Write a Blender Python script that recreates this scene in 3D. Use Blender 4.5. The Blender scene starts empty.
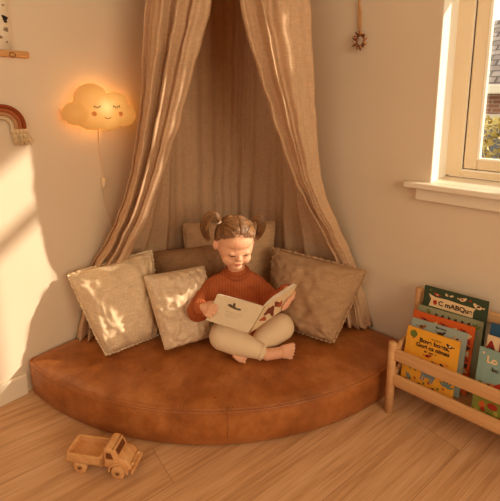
import bpy, bmesh, math, random
from mathutils import Vector as V, Matrix as M, noise
from mathutils.bvhtree import BVHTree
random.seed(7)
sc = bpy.context.scene
COL = sc.collection
PI = math.pi

# ------------------------------------------------------------------ camera geometry
F, PITCH, YAW, Y0 = 408.56, .1696, .7223, 168.43
S_, K_ = math.sin(PITCH), math.cos(PITCH)
CAM = V((1.41351, -1.40935, 1.0))
EX = V((math.cos(YAW), math.sin(YAW), 0))      # to the camera's right
EY = V((-math.sin(YAW), math.cos(YAW), 0))     # level, away from the camera
EZ = V((0, 0, 1))

def ray(x, y):
    v = Y0 - y
    return EX * (x - 250) + EY * (F * K_ + v * S_) + EZ * (-F * S_ + v * K_)
def at(x, y, d):                     # point at level distance d from the camera
    v = Y0 - y
    return CAM + ray(x, y) * (d / (F * K_ + v * S_))
def atz(x, y, z):
    r = ray(x, y); return CAM + r * ((z - CAM.z) / r.z)
def on_left(x, y, off=0.0):          # point on the plane x = off (left wall)
    r = ray(x, y); return CAM + r * ((off - CAM.x) / r.x)
def on_right(x, y, off=0.0):         # point on the plane y = -off (right wall)
    r = ray(x, y); return CAM + r * ((-off - CAM.y) / r.y)

cd = bpy.data.cameras.new('camera'); co = bpy.data.objects.new('camera', cd); COL.objects.link(co)
co.location = CAM; co.rotation_euler = (PI/2 - PITCH, 0, YAW)
cd.sensor_fit = 'VERTICAL'; cd.sensor_height = 36; cd.lens = F / 501 * 36
cd.shift_y = -(250.5 - Y0) / 501; cd.clip_start = .02
sc.camera = co

# ------------------------------------------------------------------ materials
def lin(c):
    return tuple((u/12.92 if u <= .04045 else ((u+.055)/1.055)**2.4) for u in c)
def rgb(r, g, b): return lin((r/255, g/255, b/255)) + (1,)

class Mat:
    def __init__(s, name, col, rough=.6, **kw):
        s.m = bpy.data.materials.new(name); s.m.use_nodes = True
        s.nt = s.m.node_tree; s.n = s.nt.nodes; s.l = s.nt.links
        s.b = s.n['Principled BSDF']; s.out = s.n['Material Output']
        s.b.inputs['Base Color'].default_value = col; s.b.inputs['Roughness'].default_value = rough
        s.b.inputs['Specular IOR Level'].default_value = kw.get('spec', .3)
        for k, v in kw.items():
            if k in s.b.inputs: s.b.inputs[k].default_value = v
        s.tc = s.n.new('ShaderNodeTexCoord')
    def add(s, t, **kw):
        nd = s.n.new(t)
        for k, v in kw.items():
            if k in nd.inputs: nd.inputs[k].default_value = v
            else: setattr(nd, k, v)
        return nd
    def coords(s, scale=(1,1,1), rot=(0,0,0)):
        mp = s.add('ShaderNodeMapping'); mp.inputs['Scale'].default_value = scale; mp.inputs['Rotation'].default_value = rot
        s.l.new(s.tc.outputs['Object'], mp.inputs['Vector']); return mp.outputs[0]
    def noise(s, scale, detail=4, vec=None, rough=.55):
        nd = s.add('ShaderNodeTexNoise', Scale=scale, Detail=detail, Roughness=rough)
        s.l.new(vec or s.tc.outputs['Object'], nd.inputs['Vector']); return nd.outputs['Fac']
    def ramp(s, fac, stops):
        r = s.add('ShaderNodeValToRGB'); e = r.color_ramp.elements
        while len(e) < len(stops): e.new(.5)
        for i, (p, c) in enumerate(stops): e[i].position = p; e[i].color = c
        s.l.new(fac, r.inputs[0]); return r.outputs[0]
    def mix(s, a, b, fac, mode='MIX'):
        mx = s.add('ShaderNodeMix', data_type='RGBA', blend_type=mode)
        for v, i in ((fac, 0), (a, 6), (b, 7)):
            if isinstance(v, bpy.types.NodeSocket): s.l.new(v, mx.inputs[i])
            else: mx.inputs[i].default_value = v
        return mx.outputs[2]
    def color(s, sock): s.l.new(sock, s.b.inputs['Base Color'])
    def bump(s, h, strength=.3, dist=.002):
        bp = s.add('ShaderNodeBump', Strength=strength, Distance=dist)
        s.l.new(h, bp.inputs['Height'])
        if s.b.inputs['Normal'].links: s.l.new(s.b.inputs['Normal'].links[0].from_socket, bp.inputs['Normal'])
        s.l.new(bp.outputs[0], s.b.inputs['Normal']); return s

def plain(name, col, rough=.6, var=.12, nscale=30, bump=0, bscale=200, bd=.001, **kw):
    m = Mat(name, col, rough, **kw)
    dk = tuple(c*(1-var) for c in col[:3]) + (1,); lt = tuple(min(1, c*(1+var)) for c in col[:3]) + (1,)
    m.color(m.ramp(m.noise(nscale), [(.3, dk), (.7, lt)]))
    if bump: m.bump(m.noise(bscale), bump, bd)
    return m.m

def woodmat(name, c1, c2, axis=0, scale=8, rough=.45):
    m = Mat(name, c1, rough)
    sc3 = [9, 9, 9]; sc3[axis] = .8
    n1 = m.noise(scale, 5, m.coords(sc3)); m.color(m.ramp(n1, [(.3, c2), (.68, c1)]))
    m.bump(n1, .1, .001); return m.m

def wallmat():
    m = Mat('painted_plaster', rgb(226, 207, 180), .85, spec=.15)
    m.color(m.ramp(m.noise(1.5), [(.3, rgb(222, 202, 174)), (.7, rgb(229, 211, 185))]))
    m.bump(m.noise(160, 3), .12, .0015); return m.m

def floormat():
    m = Mat('oak_planks', rgb(200, 150, 100), .38, spec=.35)
    rot = (0, 0, math.radians(-78.5))
    v = m.coords((1,1,1), rot)
    br = m.add('ShaderNodeTexBrick', offset=.37, offset_frequency=2)
    br.inputs['Scale'].default_value = 1; br.inputs['Brick Width'].default_value = 1.9; br.inputs['Row Height'].default_value = .135
    br.inputs['Mortar Size'].default_value = .0009; br.inputs['Mortar Smooth'].default_value = .3
    br.inputs['Color1'].default_value = (0,0,0,1); br.inputs['Color2'].default_value = (1,1,1,1); br.inputs['Mortar'].default_value = (.5,.5,.5,1)
    m.l.new(v, br.inputs['Vector'])
    # per-plank shift of the grain
    sep = m.add('ShaderNodeVectorMath', operation='MULTIPLY_ADD'); m.l.new(br.outputs['Color'], sep.inputs[0]); sep.inputs[1].default_value = (7, 3, 5); m.l.new(v, sep.inputs[2])
    mp = m.add('ShaderNodeMapping'); mp.inputs['Scale'].default_value = (1.3, 17, 1); m.l.new(sep.outputs[0], mp.inputs[0])
    n1 = m.noise(2.2, 8, mp.outputs[0], .62)
    mp2 = m.add('ShaderNodeMapping'); mp2.inputs['Scale'].default_value = (2.5, 170, 1); m.l.new(sep.outputs[0], mp2.inputs[0])
    n2 = m.noise(2.0, 3, mp2.outputs[0])
    grain = m.ramp(n1, [(.28, rgb(192, 144, 98)), (.5, rgb(218, 172, 126)), (.72, rgb(232, 192, 150))])
    fine = m.ramp(n2, [(.34, (.62,.54,.47,1)), (.5, (1,1,1,1))])
    c = m.mix(grain, fine, .55, 'MULTIPLY')
    tint = m.ramp(br.outputs['Color'], [(0, (.90,.87,.84,1)), (1, (1.0,1.0,1.0,1))])
    c = m.mix(c, tint, .8, 'MULTIPLY')
    c = m.mix(c, rgb(166, 120, 80), br.outputs['Fac'])
    m.color(c); m.bump(n2, .06, .0008)
    inv = m.add('ShaderNodeMath', operation='SUBTRACT'); inv.inputs[0].default_value = 1; m.l.new(br.outputs['Fac'], inv.inputs[1])
    m.bump(inv.outputs[0], .5, .001)
    return m.m

def leathermat(name='tan_leather'):
    m = Mat(name, rgb(160, 88, 40), .4, spec=.5)
    n = m.noise(9, 6, None, .65); n3 = m.noise(38, 5, None, .7)
    c = m.ramp(n, [(.3, rgb(140, 79, 35)), (.5, rgb(172, 103, 50)), (.72, rgb(202, 134, 76))])
    c2 = m.ramp(n3, [(.35, (.84,.8,.76,1)), (.6, (1,1,1,1))])
    m.color(m.mix(c, c2, .6, 'MULTIPLY'))
    r = m.ramp(n3, [(.3, (.26,.26,.26,1)), (.7, (.42,.42,.42,1))]); m.l.new(r, m.b.inputs['Roughness'])
    vo = m.add('ShaderNodeTexVoronoi', Scale=330); m.l.new(m.tc.outputs['Object'], vo.inputs['Vector'])
    m.bump(vo.outputs['Distance'], .12, .0006); m.bump(m.noise(22, 5), .22, .003); return m.m

def linen(name, col, transl=0.0, weave=1.0, wr=.25):
    m = Mat(name, col, .9, spec=.1)
    dk = tuple(c*.84 for c in col[:3])+(1,); lt = tuple(min(1, c*1.1) for c in col[:3])+(1,)
    n1 = m.noise(260, 2, m.coords((1,1,.15))); n2 = m.noise(260, 2, m.coords((.15,.15,1)))
    ad = m.add('ShaderNodeMath', operation='ADD'); m.l.new(n1, ad.inputs[0]); m.l.new(n2, ad.inputs[1])
    hf = m.add('ShaderNodeMath', operation='MULTIPLY'); m.l.new(ad.outputs[0], hf.inputs[0]); hf.inputs[1].default_value = .5
    m.color(m.ramp(hf.outputs[0], [(.35, dk), (.65, lt)]))
    m.bump(hf.outputs[0], .35*weave, .0012); m.bump(m.noise(26, 4), wr, .006)
    if transl:
        tr = m.add('ShaderNodeBsdfTranslucent'); tr.inputs[0].default_value = col
        ms = m.add('ShaderNodeMixShader'); ms.inputs[0].default_value = transl
        m.l.new(m.b.outputs[0], ms.inputs[1]); m.l.new(tr.outputs[0], ms.inputs[2]); m.l.new(ms.outputs[0], m.out.inputs[0])
    return m.m

def knit(name, col, freq, axis, depth=.003, strength=.7, con=.66):
    m = Mat(name, col, .92, spec=.1)
    w = m.add('ShaderNodeTexWave', wave_type='BANDS', bands_direction='X')
    w.inputs['Scale'].default_value = freq; w.inputs['Distortion'].default_value = 1.2; w.inputs['Detail'].default_value = 1; w.inputs['Detail Scale'].default_value = 2
    m.l.new(m.coords((1,1,1), axis), w.inputs['Vector'])
    dk = tuple(c*con for c in col[:3])+(1,); lt = tuple(min(1, c*1.06) for c in col[:3])+(1,)
    m.color(m.ramp(w.outputs['Fac'], [(.05, dk), (.6, lt)]))
    m.bump(w.outputs['Fac'], strength, depth); m.bump(m.noise(420, 2), .4, .001); return m.m

def glassmat():
    m = Mat('window_glass', (1,1,1,1), 0)
    t = m.add('ShaderNodeBsdfTransparent'); g = m.add('ShaderNodeBsdfGlossy'); g.inputs['Roughness'].default_value = .01
    ms = m.add('ShaderNodeMixShader'); ms.inputs[0].default_value = .05; m.l.new(t.outputs[0], ms.inputs[1]); m.l.new(g.outputs[0], ms.inputs[2])
    m.l.new(ms.outputs[0], m.out.inputs[0]); return m.m

MT = dict(
    wall=wallmat(), floor=floormat(), leather=leathermat(),
    ceiling=plain('ceiling_paint', rgb(214, 200, 178), .9, .02, 2),
    bounce_cut=plain('bounce_cut_wall_paint', rgb(150, 104, 72), .9, .03, 3),  # unseen walls coloured dark to cut bounced light
    trim=plain('white_gloss_trim', rgb(236, 222, 198), .4, .02, 5),
    frame=plain('cream_window_paint', rgb(238, 216, 180), .4, .02, 5),
    rubber=plain('dark_gasket', rgb(96, 52, 34), .7),
    glass=glassmat(),
    thread=plain('tan_thread', rgb(196, 134, 76), .8),
    drape=linen('beige_linen_drape', rgb(224, 188, 150), .22, 1, .2),
    backdrape=linen('shaded_linen_drape', rgb(196, 158, 120), .12, 1, .2),
    cream=linen('cream_linen', rgb(230, 204, 168), 0, 1, .35),
    textured=linen('ivory_boucle', rgb(230, 204, 170), 0, 1.6, .5),
    brown=linen('brown_wool', rgb(172, 134, 98), 0, 1.6, .2),
    beige=linen('beige_linen', rgb(214, 176, 136), 0, 1, .3),
    taupe=linen('taupe_linen', rgb(184, 148, 112), 0, 1, .35),
    rackwood=woodmat('birch', rgb(226, 180, 128), rgb(205, 155, 102), 0, 5),
    truckwood=woodmat('beech', rgb(234, 182, 124), rgb(212, 154, 96), 0, 8, .4),
    truckdark=plain('hollow_shade_brown', rgb(120, 66, 30), .7),
    rodwood=woodmat('hanger_wood', rgb(222, 170, 112), rgb(200, 148, 92), 1, 6),
    paper=plain('white_paper', rgb(240, 228, 204), .8, .02, 10),
    pages=plain('page_edges', rgb(238, 226, 206), .8, .05, 60),
    ink=plain('black_ink', rgb(40, 32, 28), .8),
    grey_ink=plain('grey_ink', rgb(150, 126, 104), .8),
    skin=plain('skin', rgb(232, 176, 140), .5, .05, 14, .1, 300, .0006, **{'Subsurface Weight': .12, 'Subsurface Radius': (.02, .008, .004), 'Subsurface Scale': .25}),
    lip=plain('lip', rgb(196, 112, 92), .45, .05),
    lash=plain('lash', rgb(74, 48, 34), .7),
    brow=plain('brow', rgb(190, 134, 92), .8),
    sweater=knit('rust_knit', rgb(198, 110, 66), 58, (0, 0, -YAW)),
    rib=knit('rust_rib', rgb(192, 104, 62), 64, (0, 0, -YAW)),
    leggings=knit('cream_rib_knit', rgb(238, 214, 176), 90, (.5, .3, -YAW), .0008, .25, .86),
    hair=plain('light_brown_hair', rgb(122, 82, 48), .45, .35, 60, spec=.5),
    hairlt=plain('honey_hair', rgb(158, 112, 68), .45, .2, 60, spec=.5),
    band=plain('hair_band', rgb(236, 214, 190), .7),
    nail=plain('nail', rgb(238, 190, 160), .35),
)
CM = {}
def cm(r, g, b, rough=.65):
    k = (r, g, b)
    if k not in CM: CM[k] = plain('print_%02x%02x%02x' % k, rgb(r, g, b), rough, .04, 40)
    return CM[k]

# ------------------------------------------------------------------ object helpers
def wloc(o):
    p = V((0, 0, 0))
    while o: p += o.location; o = o.parent
    return p
def obj(name, bm, mat, parent=None, loc=None, smooth=True, autosharp=None):
    me = bpy.data.meshes.new(name)
    base = wloc(parent) if parent else (V(loc) if loc is not None else V((0, 0, 0)))
    bm.transform(M.Translation(-base))
    if smooth:
        for f in bm.faces: f.smooth = True
    if autosharp:
        for e in bm.edges:
            if len(e.link_faces) == 2 and e.calc_face_angle(0) > autosharp: e.smooth = False
    if all(e.is_manifold for e in bm.edges): bmesh.ops.recalc_face_normals(bm, faces=bm.faces)
    bm.normal_update(); bm.to_mesh(me); bm.free()
    for m in (mat if isinstance(mat, (list, tuple)) else [mat]): me.materials.append(m)
    o = bpy.data.objects.new(name, me); COL.objects.link(o)
    if parent: o.parent = parent
    elif loc is not None: o.location = loc
    return o
def tag(o, label=None, cat=None, group=None, kind=None):
    for k, v in (('label', label), ('category', cat), ('group', group), ('kind', kind)):
        if v: o[k] = v
    return o
def thing(name, label, cat, loc, group=None):
    o = bpy.data.objects.new(name, None); COL.objects.link(o); o.location = loc; o.empty_display_size = .05
    return tag(o, label, cat, group)
def struct(name, bm, mat, parent=None, smooth=False):
    o = obj(name, bm, mat, parent, smooth=smooth); o['kind'] = 'structure'; return o

def B(): return bmesh.new()
def box(bm, lo, hi, bev=0, seg=2, mi=0, mat=None):
    lo, hi = V(lo), V(hi); c = (lo+hi)/2; s = hi-lo
    t = bmesh.new(); bmesh.ops.create_cube(t, size=1)
    t.transform(M.Diagonal((s.x, s.y, s.z, 1)))
    if bev: bmesh.ops.bevel(t, geom=list(t.edges), offset=bev, segments=seg, affect='EDGES', profile=.5)
    t.transform(M.Translation(c))
    if mat is not None: t.transform(mat)
    return merge(bm, t, mi)
def merge(bm, t, mi=0):
    t.normal_update()
    mp = {}
    for v in t.verts: mp[v] = bm.verts.new(v.co)
    for f in t.faces:
        try:
            nf = bm.faces.new([mp[v] for v in f.verts]); nf.material_index = mi; nf.smooth = f.smooth
        except ValueError: pass
    t.free(); return bm
def frame_of(d):
    d = d.normalized(); up = V((0, 0, 1)) if abs(d.z) < .9 else V((1, 0, 0))
    a = d.cross(up).normalized(); b = a.cross(d).normalized(); return a, b
def tube(bm, pts, r, seg=10, cap=True, mi=0, flat=None):
    pts = [V(p) for p in pts]; n = len(pts); rs = r if isinstance(r, (list, tuple)) else [r]*n
    rings = []; a = None
    for i, p in enumerate(pts):
        d = (pts[min(i+1, n-1)] - pts[max(i-1, 0)]); d = d.normalized() if d.length else V((0,0,1))
        if a is None: a, b = frame_of(d)
        else:
            a = (a - d*a.dot(d)).normalized(); b = d.cross(a)
        rings.append([bm.verts.new(p + (a*math.cos(2*PI*k/seg) + b*math.sin(2*PI*k/seg)*(flat or 1))*rs[i]) for k in range(seg)])
    for i in range(n-1):
        for k in range(seg):
            f = bm.faces.new((rings[i][k], rings[i][(k+1) % seg], rings[i+1][(k+1) % seg], rings[i+1][k])); f.material_index = mi
    if cap:
        f = bm.faces.new(rings[0][::-1]); f.material_index = mi; f = bm.faces.new(rings[-1]); f.material_index = mi
    return bm
def ball(bm, c, r, seg=16, axes=None, mi=0):
    t = bmesh.new(); bmesh.ops.create_uvsphere(t, u_segments=seg, v_segments=max(8, seg*2//3), radius=1)
    r = r if isinstance(r, (list, tuple)) else (r, r, r)
    A = axes or (V((1,0,0)), V((0,1,0)), V((0,0,1)))
    m = M.Identity(4)
    for j in range(3):
        for i in range(3): m[i][j] = A[j][i]*r[j]
        m[j][3] = c[j]
    t.transform(m)
    if m.to_3x3().determinant() < 0: bmesh.ops.reverse_faces(t, faces=t.faces)
    return merge(bm, t, mi)
def limb(bm, pr, seg=14):
    for (p0, r0), (p1, r1) in zip(pr, pr[1:]):
        p0, p1 = V(p0), V(p1); n = max(2, int((p1-p0).length/(.4*max(.004, min(r0, r1))))+1)
        tube(bm, [p0.lerp(p1, i/n) for i in range(n+1)], [r0+(r1-r0)*i/n for i in range(n+1)], seg)
    for p, r in pr: ball(bm, p, r, seg)
def remesh(bm, voxel, it=4, fac=.5):
    me = bpy.data.meshes.new('tmp'); bm.to_mesh(me); bm.free()
    o = bpy.data.objects.new('tmp', me); COL.objects.link(o)
    m = o.modifiers.new('r', 'REMESH'); m.mode = 'VOXEL'; m.voxel_size = voxel
    if it: s = o.modifiers.new('s', 'SMOOTH'); s.factor = fac; s.iterations = it
    dg = bpy.context.evaluated_depsgraph_get(); dg.update()
    e = o.evaluated_get(dg); out = bmesh.new(); out.from_mesh(e.to_mesh()); e.to_mesh_clear()
    bpy.data.objects.remove(o); bpy.data.meshes.remove(me); return out
def spline(pts, n):                  # Catmull-Rom through points (tuples or vectors)
    pts = [V(p) for p in pts]; m = len(pts)-1; out = []
    for i in range(n+1):
        t = i/n*m; k = min(int(t), m-1); t -= k
        p0, p1, p2, p3 = pts[max(k-1, 0)], pts[k], pts[k+1], pts[min(k+2, m)]
        out.append(.5*((2*p1) + (p2-p0)*t + (2*p0-5*p1+4*p2-p3)*t*t + (3*p1-p0-3*p2+p3)*t**3))
    return out
def sheet(bm, rows, thick, mi=0):    # closed thin sheet over a grid of points
    nr, nc = len(rows), len(rows[0])
    nrm = [[None]*nc for _ in range(nr)]
    for i in range(nr):
        for j in range(nc):
            du = rows[i][min(j+1, nc-1)] - rows[i][max(j-1, 0)]; dv = rows[min(i+1, nr-1)][j] - rows[max(i-1, 0)][j]
            c = du.cross(dv); nrm[i][j] = c.normalized() if c.length > 1e-9 else V((0, -1, 0))
    f = [[bm.verts.new(rows[i][j] + nrm[i][j]*thick/2) for j in range(nc)] for i in range(nr)]
    g = [[bm.verts.new(rows[i][j] - nrm[i][j]*thick/2) for j in range(nc)] for i in range(nr)]
    for i in range(nr-1):
        for j in range(nc-1):
            bm.faces.new((f[i][j], f[i][j+1], f[i+1][j+1], f[i+1][j])); bm.faces.new((g[i][j], g[i+1][j], g[i+1][j+1], g[i][j+1]))
    for i in range(nr-1):
        bm.faces.new((f[i][0], f[i+1][0], g[i+1][0], g[i][0])); bm.faces.new((f[i][-1], g[i][-1], g[i+1][-1], f[i+1][-1]))
    for j in range(nc-1):
        bm.faces.new((f[0][j], g[0][j], g[0][j+1], f[0][j+1])); bm.faces.new((f[-1][j], f[-1][j+1], g[-1][j+1], g[-1][j]))
    bmesh.ops.recalc_face_normals(bm, faces=bm.faces); return bm
def prism(bm, pts, n, th, mi=0):     # polygon (3-D points) extruded along n by th
    n = V(n).normalized()*th; a = [bm.verts.new(V(p)) for p in pts]; b = [bm.verts.new(V(p)+n) for p in pts]
    fs = [bm.faces.new(a[::-1]), bm.faces.new(b)]
    for i in range(len(a)):
        j = (i+1) % len(a); fs.append(bm.faces.new((a[i], a[j], b[j], b[i])))
    for f in fs: f.material_index = mi
    return bm
def frame_box(bm, x0, x1, z0, z1, y0, y1, wl, wr, wb, wt, bev=.003):   # rectangular frame in the xz plane
    box(bm, (x0, y0, z0), (x0+wl, y1, z1), bev); box(bm, (x1-wr, y0, z0), (x1, y1, z1), bev)
    box(bm, (x0+wl-.001, y0, z0), (x1-wr+.001, y1, z0+wb), bev); box(bm, (x0+wl-.001, y0, z1-wt), (x1-wr+.001, y1, z1), bev)

# ------------------------------------------------------------------ the room
RX, RY, H = 3.4, -3.4, 2.45
WX0, WX1, WZ0, WZ1, WD = .978, 1.56, .715, 1.765, .24     # window opening in the right wall
bm = B(); box(bm, (-.2, RY-.2, -.12), (RX+.2, .25, 0)); struct('floor', bm, MT['floor'])
bm = B(); box(bm, (-.2, RY-.2, H), (RX+.2, .25, H+.1)); struct('ceiling', bm, MT['ceiling'])
bm = B(); box(bm, (-.15, RY, 0), (0, WD, H)); struct('wall_left', bm, MT['wall'])
bm = B()
box(bm, (0, 0, 0), (WX0, WD, H)); box(bm, (WX1, 0, 0), (RX, WD, H)); box(bm, (WX0, 0, 0), (WX1, WD, WZ0)); box(bm, (WX0, 0, WZ1), (WX1, WD, H))
bmesh.ops.remove_doubles(bm, verts=bm.verts, dist=1e-5)
struct('wall_right', bm, MT['wall'])
# two more walls behind the camera, each with an invented opening for the added fill lights
bm = B(); box(bm, (RX, RY, 0), (RX+.15, 0, .8)); box(bm, (RX, RY, 2.1), (RX+.15, 0, H)); box(bm, (RX, RY, .8), (RX+.15, -2.3, 2.1)); box(bm, (RX, -.5, .8), (RX+.15, 0, 2.1))
struct('wall_far', bm, MT['bounce_cut'])
bm = B(); box(bm, (0, RY-.15, 0), (RX, RY, .8)); box(bm, (0, RY-.15, 2.1), (RX, RY, H)); box(bm, (0, RY-.15, .8), (.8, RY, 2.1)); box(bm, (2.6, RY-.15, .8), (RX, RY, 2.1))
struct('wall_near', bm, MT['bounce_cut'])
bm = B(); box(bm, (0, RY, 0), (.014, -.97, .075), .004); struct('baseboard_left', bm, MT['trim'])
bm = B(); box(bm, (.97, -.014, 0), (RX, 0, .075), .004); struct('baseboard_right', bm, MT['trim'])

bm = B(); box(bm, (WX0-.001, .0005, WZ0+.006), (WX0+.003, .158, WZ1)); box(bm, (WX1-.003, .0005, WZ0+.006), (WX1+.001, .158, WZ1)); box(bm, (WX0, .0005, WZ1-.003), (WX1, .158, WZ1+.001))
struct('window_reveal', bm, plain('white_reveal_paint', rgb(248, 242, 228), .6, .01, 3))
# window: outer frame, casement sash, transom, pane, sill and apron
bm = B(); frame_box(bm, WX0, WX1, WZ0+.012, WZ1, .155, .235, .052, .052, .02, .05)
win = struct('window_1', bm, MT['frame'])
WHITE = plain('white_bead_paint', rgb(250, 244, 230), .35, .01, 3)
bm = B(); frame_box(bm, WX0+.044, WX1-.044, WZ0+.03, WZ1-.045, .160, .225, .010, .010, .008, .011, .002)
obj('window_stop', bm, WHITE, win, smooth=False)
bm = B(); frame_box(bm, WX0+.058, WX1-.058, WZ0+.04, WZ1-.056, .162, .215, .042, .042, .036, .042, .005)
box(bm, (WX0+.098, .172, 1.405), (WX1-.098, .205, 1.452), .004)
sash = obj('window_sash', bm, MT['frame'], win, smooth=False)
bm = B(); frame_box(bm, WX0+.098, WX1-.098, WZ0+.074, WZ1-.096, .160, .188, .009, .009, .007, .009, .002)
obj('glazing_bead', bm, WHITE, sash, smooth=False)
bm = B(); frame_box(bm, WX0+.0565, WX1-.0565, WZ0+.0385, WZ1-.0545, .170, .20, .0025, .0025, .0025, .0025, 0)
obj('gasket', bm, MT['rubber'], win, smooth=False)
bm = B(); box(bm, (WX0+.1, .19, WZ0+.076), (WX1-.1, .194, WZ1-.098)); obj('pane', bm, MT['glass'], win, smooth=False)
bm = B(); box(bm, (.905, -.045, .703), (1.66, .0, .722), .004); box(bm, (WX0, -.001, .703), (WX1, .17, .7225), .002)
struct('window_sill', bm, MT['trim'], win)
bm = B(); box(bm, (.938, -.02, .66), (1.63, .0, .704), .004); struct('window_apron', bm, MT['trim'], win)

# ------------------------------------------------------------------ outside, beyond the pane
lawn = plain('lawn', rgb(110, 120, 60), .9, .2, 3)
bm = B(); box(bm, (-25, .6, -2.9), (25, 30, -2.7)); g = struct('ground', bm, lawn)
def brickmat():
    m = Mat('house_brick', rgb(150, 90, 66), .85)
    br = m.add('ShaderNodeTexBrick'); br.inputs['Scale'].default_value = 1; br.inputs['Brick Width'].default_value = .24; br.inputs['Row Height'].default_value = .075
    br.inputs['Mortar Size'].default_value = .009; br.inputs['Color1'].default_value = rgb(178, 124, 98); br.inputs['Color2'].default_value = rgb(156, 104, 82); br.inputs['Mortar'].default_value = rgb(190, 170, 150)
    m.l.new(m.coords((1,1,1), (PI/2, 0, 0)), br.inputs['Vector']); m.color(br.outputs['Color']); return m.m
def tilemat():
    m = Mat('roof_tiles', rgb(120, 110, 104), .8)
    br = m.add('ShaderNodeTexBrick'); br.inputs['Scale'].default_value = 1; br.inputs['Brick Width'].default_value = .26; br.inputs['Row Height'].default_value = .2
    br.inputs['Mortar Size'].default_value = .02; br.inputs['Color1'].default_value = rgb(168, 154, 142); br.inputs['Color2'].default_value = rgb(140, 126, 116); br.inputs['Mortar'].default_value = rgb(96, 86, 78)
    m.l.new(m.coords(), br.inputs['Vector']); m.color(br.outputs['Color'])
    inv = m.add('ShaderNodeMath', operation='SUBTRACT'); inv.inputs[0].default_value = 1; m.l.new(br.outputs['Fac'], inv.inputs[1]); m.bump(inv.outputs[0], .8, .05); return m.m
hs = thing('neighbour_house', 'brick house with grey tiled roof and white gutter seen through the window', 'house', (-1, 8, -2.7))
bm = B(); box(bm, (-6, 7.3, -2.7), (4, 12, 1.15)); obj('wall', bm, brickmat(), hs, smooth=False)
bm = B(); prism(bm, [(-6.4, 6.9, 1.22), (-6.4, 9.6, 2.75), (-6.4, 12.4, 1.22)], (1, 0, 0), 10.8); obj('roof', bm, tilemat(), hs, smooth=False)
bm = B(); box(bm, (-6.4, 6.8, 1.08), (4.4, 6.92, 1.24), .02); obj('gutter', bm, MT['trim'], hs, smooth=False)
bm = B(); frame_box(bm, -.75, .15, -.3, .72, 7.22, 7.33, .09, .09, .09, .09, .01); wf = obj('house_window', bm, MT['trim'], hs, smooth=False)
bm = B(); box(bm, (-.67, 7.27, -.22), (.07, 7.29, .64)); obj('house_pane', bm, plain('dim_pane', rgb(120, 120, 120), .15), wf, smooth=False)
bush = thing('garden_bush', 'tall olive green leafy bush outside the window in front of brick wall', 'bush', (-.15, 5.3, -2.7))
bm = B(); rnd = random.Random(3)
for k in range(2600):
    th, u = rnd.random()*2*PI, rnd.random(); zz = -2.2 + 2.9*u
    rr = (.95 - .35*u + .12*math.sin(9*u+3*th))*math.sqrt(rnd.uniform(.45, 1))
    c = V((-.15+rr*math.cos(th), 5.3+.8*rr*math.sin(th), zz)); d = V((rnd.gauss(0, 1), rnd.gauss(0, 1), rnd.gauss(.3, .8))).normalized()
    a, b = frame_of(d); L, w = rnd.uniform(.1, .17), rnd.uniform(.03, .05)
    p = [c, c+d*L*.4+a*w, c+d*L+b*.02, c+d*L*.4-a*w]; bm.faces.new([bm.verts.new(q) for q in p])
fo = obj('foliage', bm, plain('olive_leaf', rgb(200, 178, 104), .6, .25, 4), bush)
bm = B()
for k in range(5): tube(bm, spline([(-.15+.05*k, 5.3, -2.7), (-.3+.14*k, 5.3-.05*k, -1.5), (-.6+.22*k, 5.3, .2)], 8), [.05-.004*i for i in range(9)], 6)
obj('stem', bm, plain('bark', rgb(96, 74, 54), .9), bush)

# ------------------------------------------------------------------ floor cushion
R, HS = .962, .118
cush = thing('floor_cushion', 'large quarter-round tan leather floor cushion filling the corner', 'cushion', (.4, -.4, 0))
def arc_outline(r, n, inset=0.0, rc=.022):    # closed outline of the quarter disc, ends rounded
    r -= inset; lo = .006 + inset*.5; pts = []
    c1 = V((r-rc, -(lo+rc), 0)); c2 = V((lo+rc, -(r-rc), 0))
    a0 = math.asin(min(1, (lo+rc)/(r-rc)))
    pts.append(V((lo, -lo, 0)))
    m = 12
    for i in range(m+1):
        t = PI/2 - i/m*(PI/2 + a0); pts.append(V((math.hypot(r-rc, 0)*math.cos(a0)*1.0 + rc*math.cos(t), -(lo+rc) + rc*math.sin(t), 0)))
    for i in range(1, n):
        t = a0 + (PI/2 - 2*a0)*i/n; pts.append(V((r*math.cos(t), -r*math.sin(t), 0)))
    for i in range(m+1):
        t = -(PI/2 - a0) - i/m*(PI/2 + a0); pts.append(V((lo+rc + rc*math.cos(t), -(r-rc)*math.cos(a0) + rc*math.sin(t), 0)))
    return pts
levels = [(0.002, .010), (.010, .002), (.05, .0), (.09, .0), (HS-.006, .002), (HS, .006), (HS+.004, .014), (HS+.009, .04), (HS+.011, .1), (HS+.013, .2), (HS+.014, .34), (HS+.014, .5)]
bm = B(); rings = []
for z, ins in levels:
    ring = []
    for p in arc_outline(R, 90, ins):
        w = noise.noise(p*5)*.003 if z > HS+.008 else noise.noise(V((p.x*5, p.y*5, z*8)))*.003*(z > .03)
        ring.append(bm.verts.new((p.x, p.y, z + (w if z > HS+.008 else 0)) if z > HS else (p.x*(1+w), p.y*(1+w), z)))
    rings.append(ring)
for a, b in zip(rings, rings[1:]):
    for i in range(len(a)):
        j = (i+1) % len(a); bm.faces.new((a[i], a[j], b[j], b[i]))
bm.faces.new(rings[-1]); bm.faces.new(rings[0][::-1])
bmesh.ops.triangulate(bm, faces=[f for f in bm.faces if len(f.verts) > 4])
bmesh.ops.recalc_face_normals(bm, faces=bm.faces)
obj('cushion_body', bm, MT['leather'], cush)
bm = B(); ol = arc_outline(R, 90, .001); ol = [V((p.x, p.y, HS-.002)) for p in ol[1:]]
tube(bm, ol, .0032, 8); obj('welt_seam', bm, MT['leather'], cush)
bm = B()
ol2 = arc_outline(R, 260, .0115)[14:-13]
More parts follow.
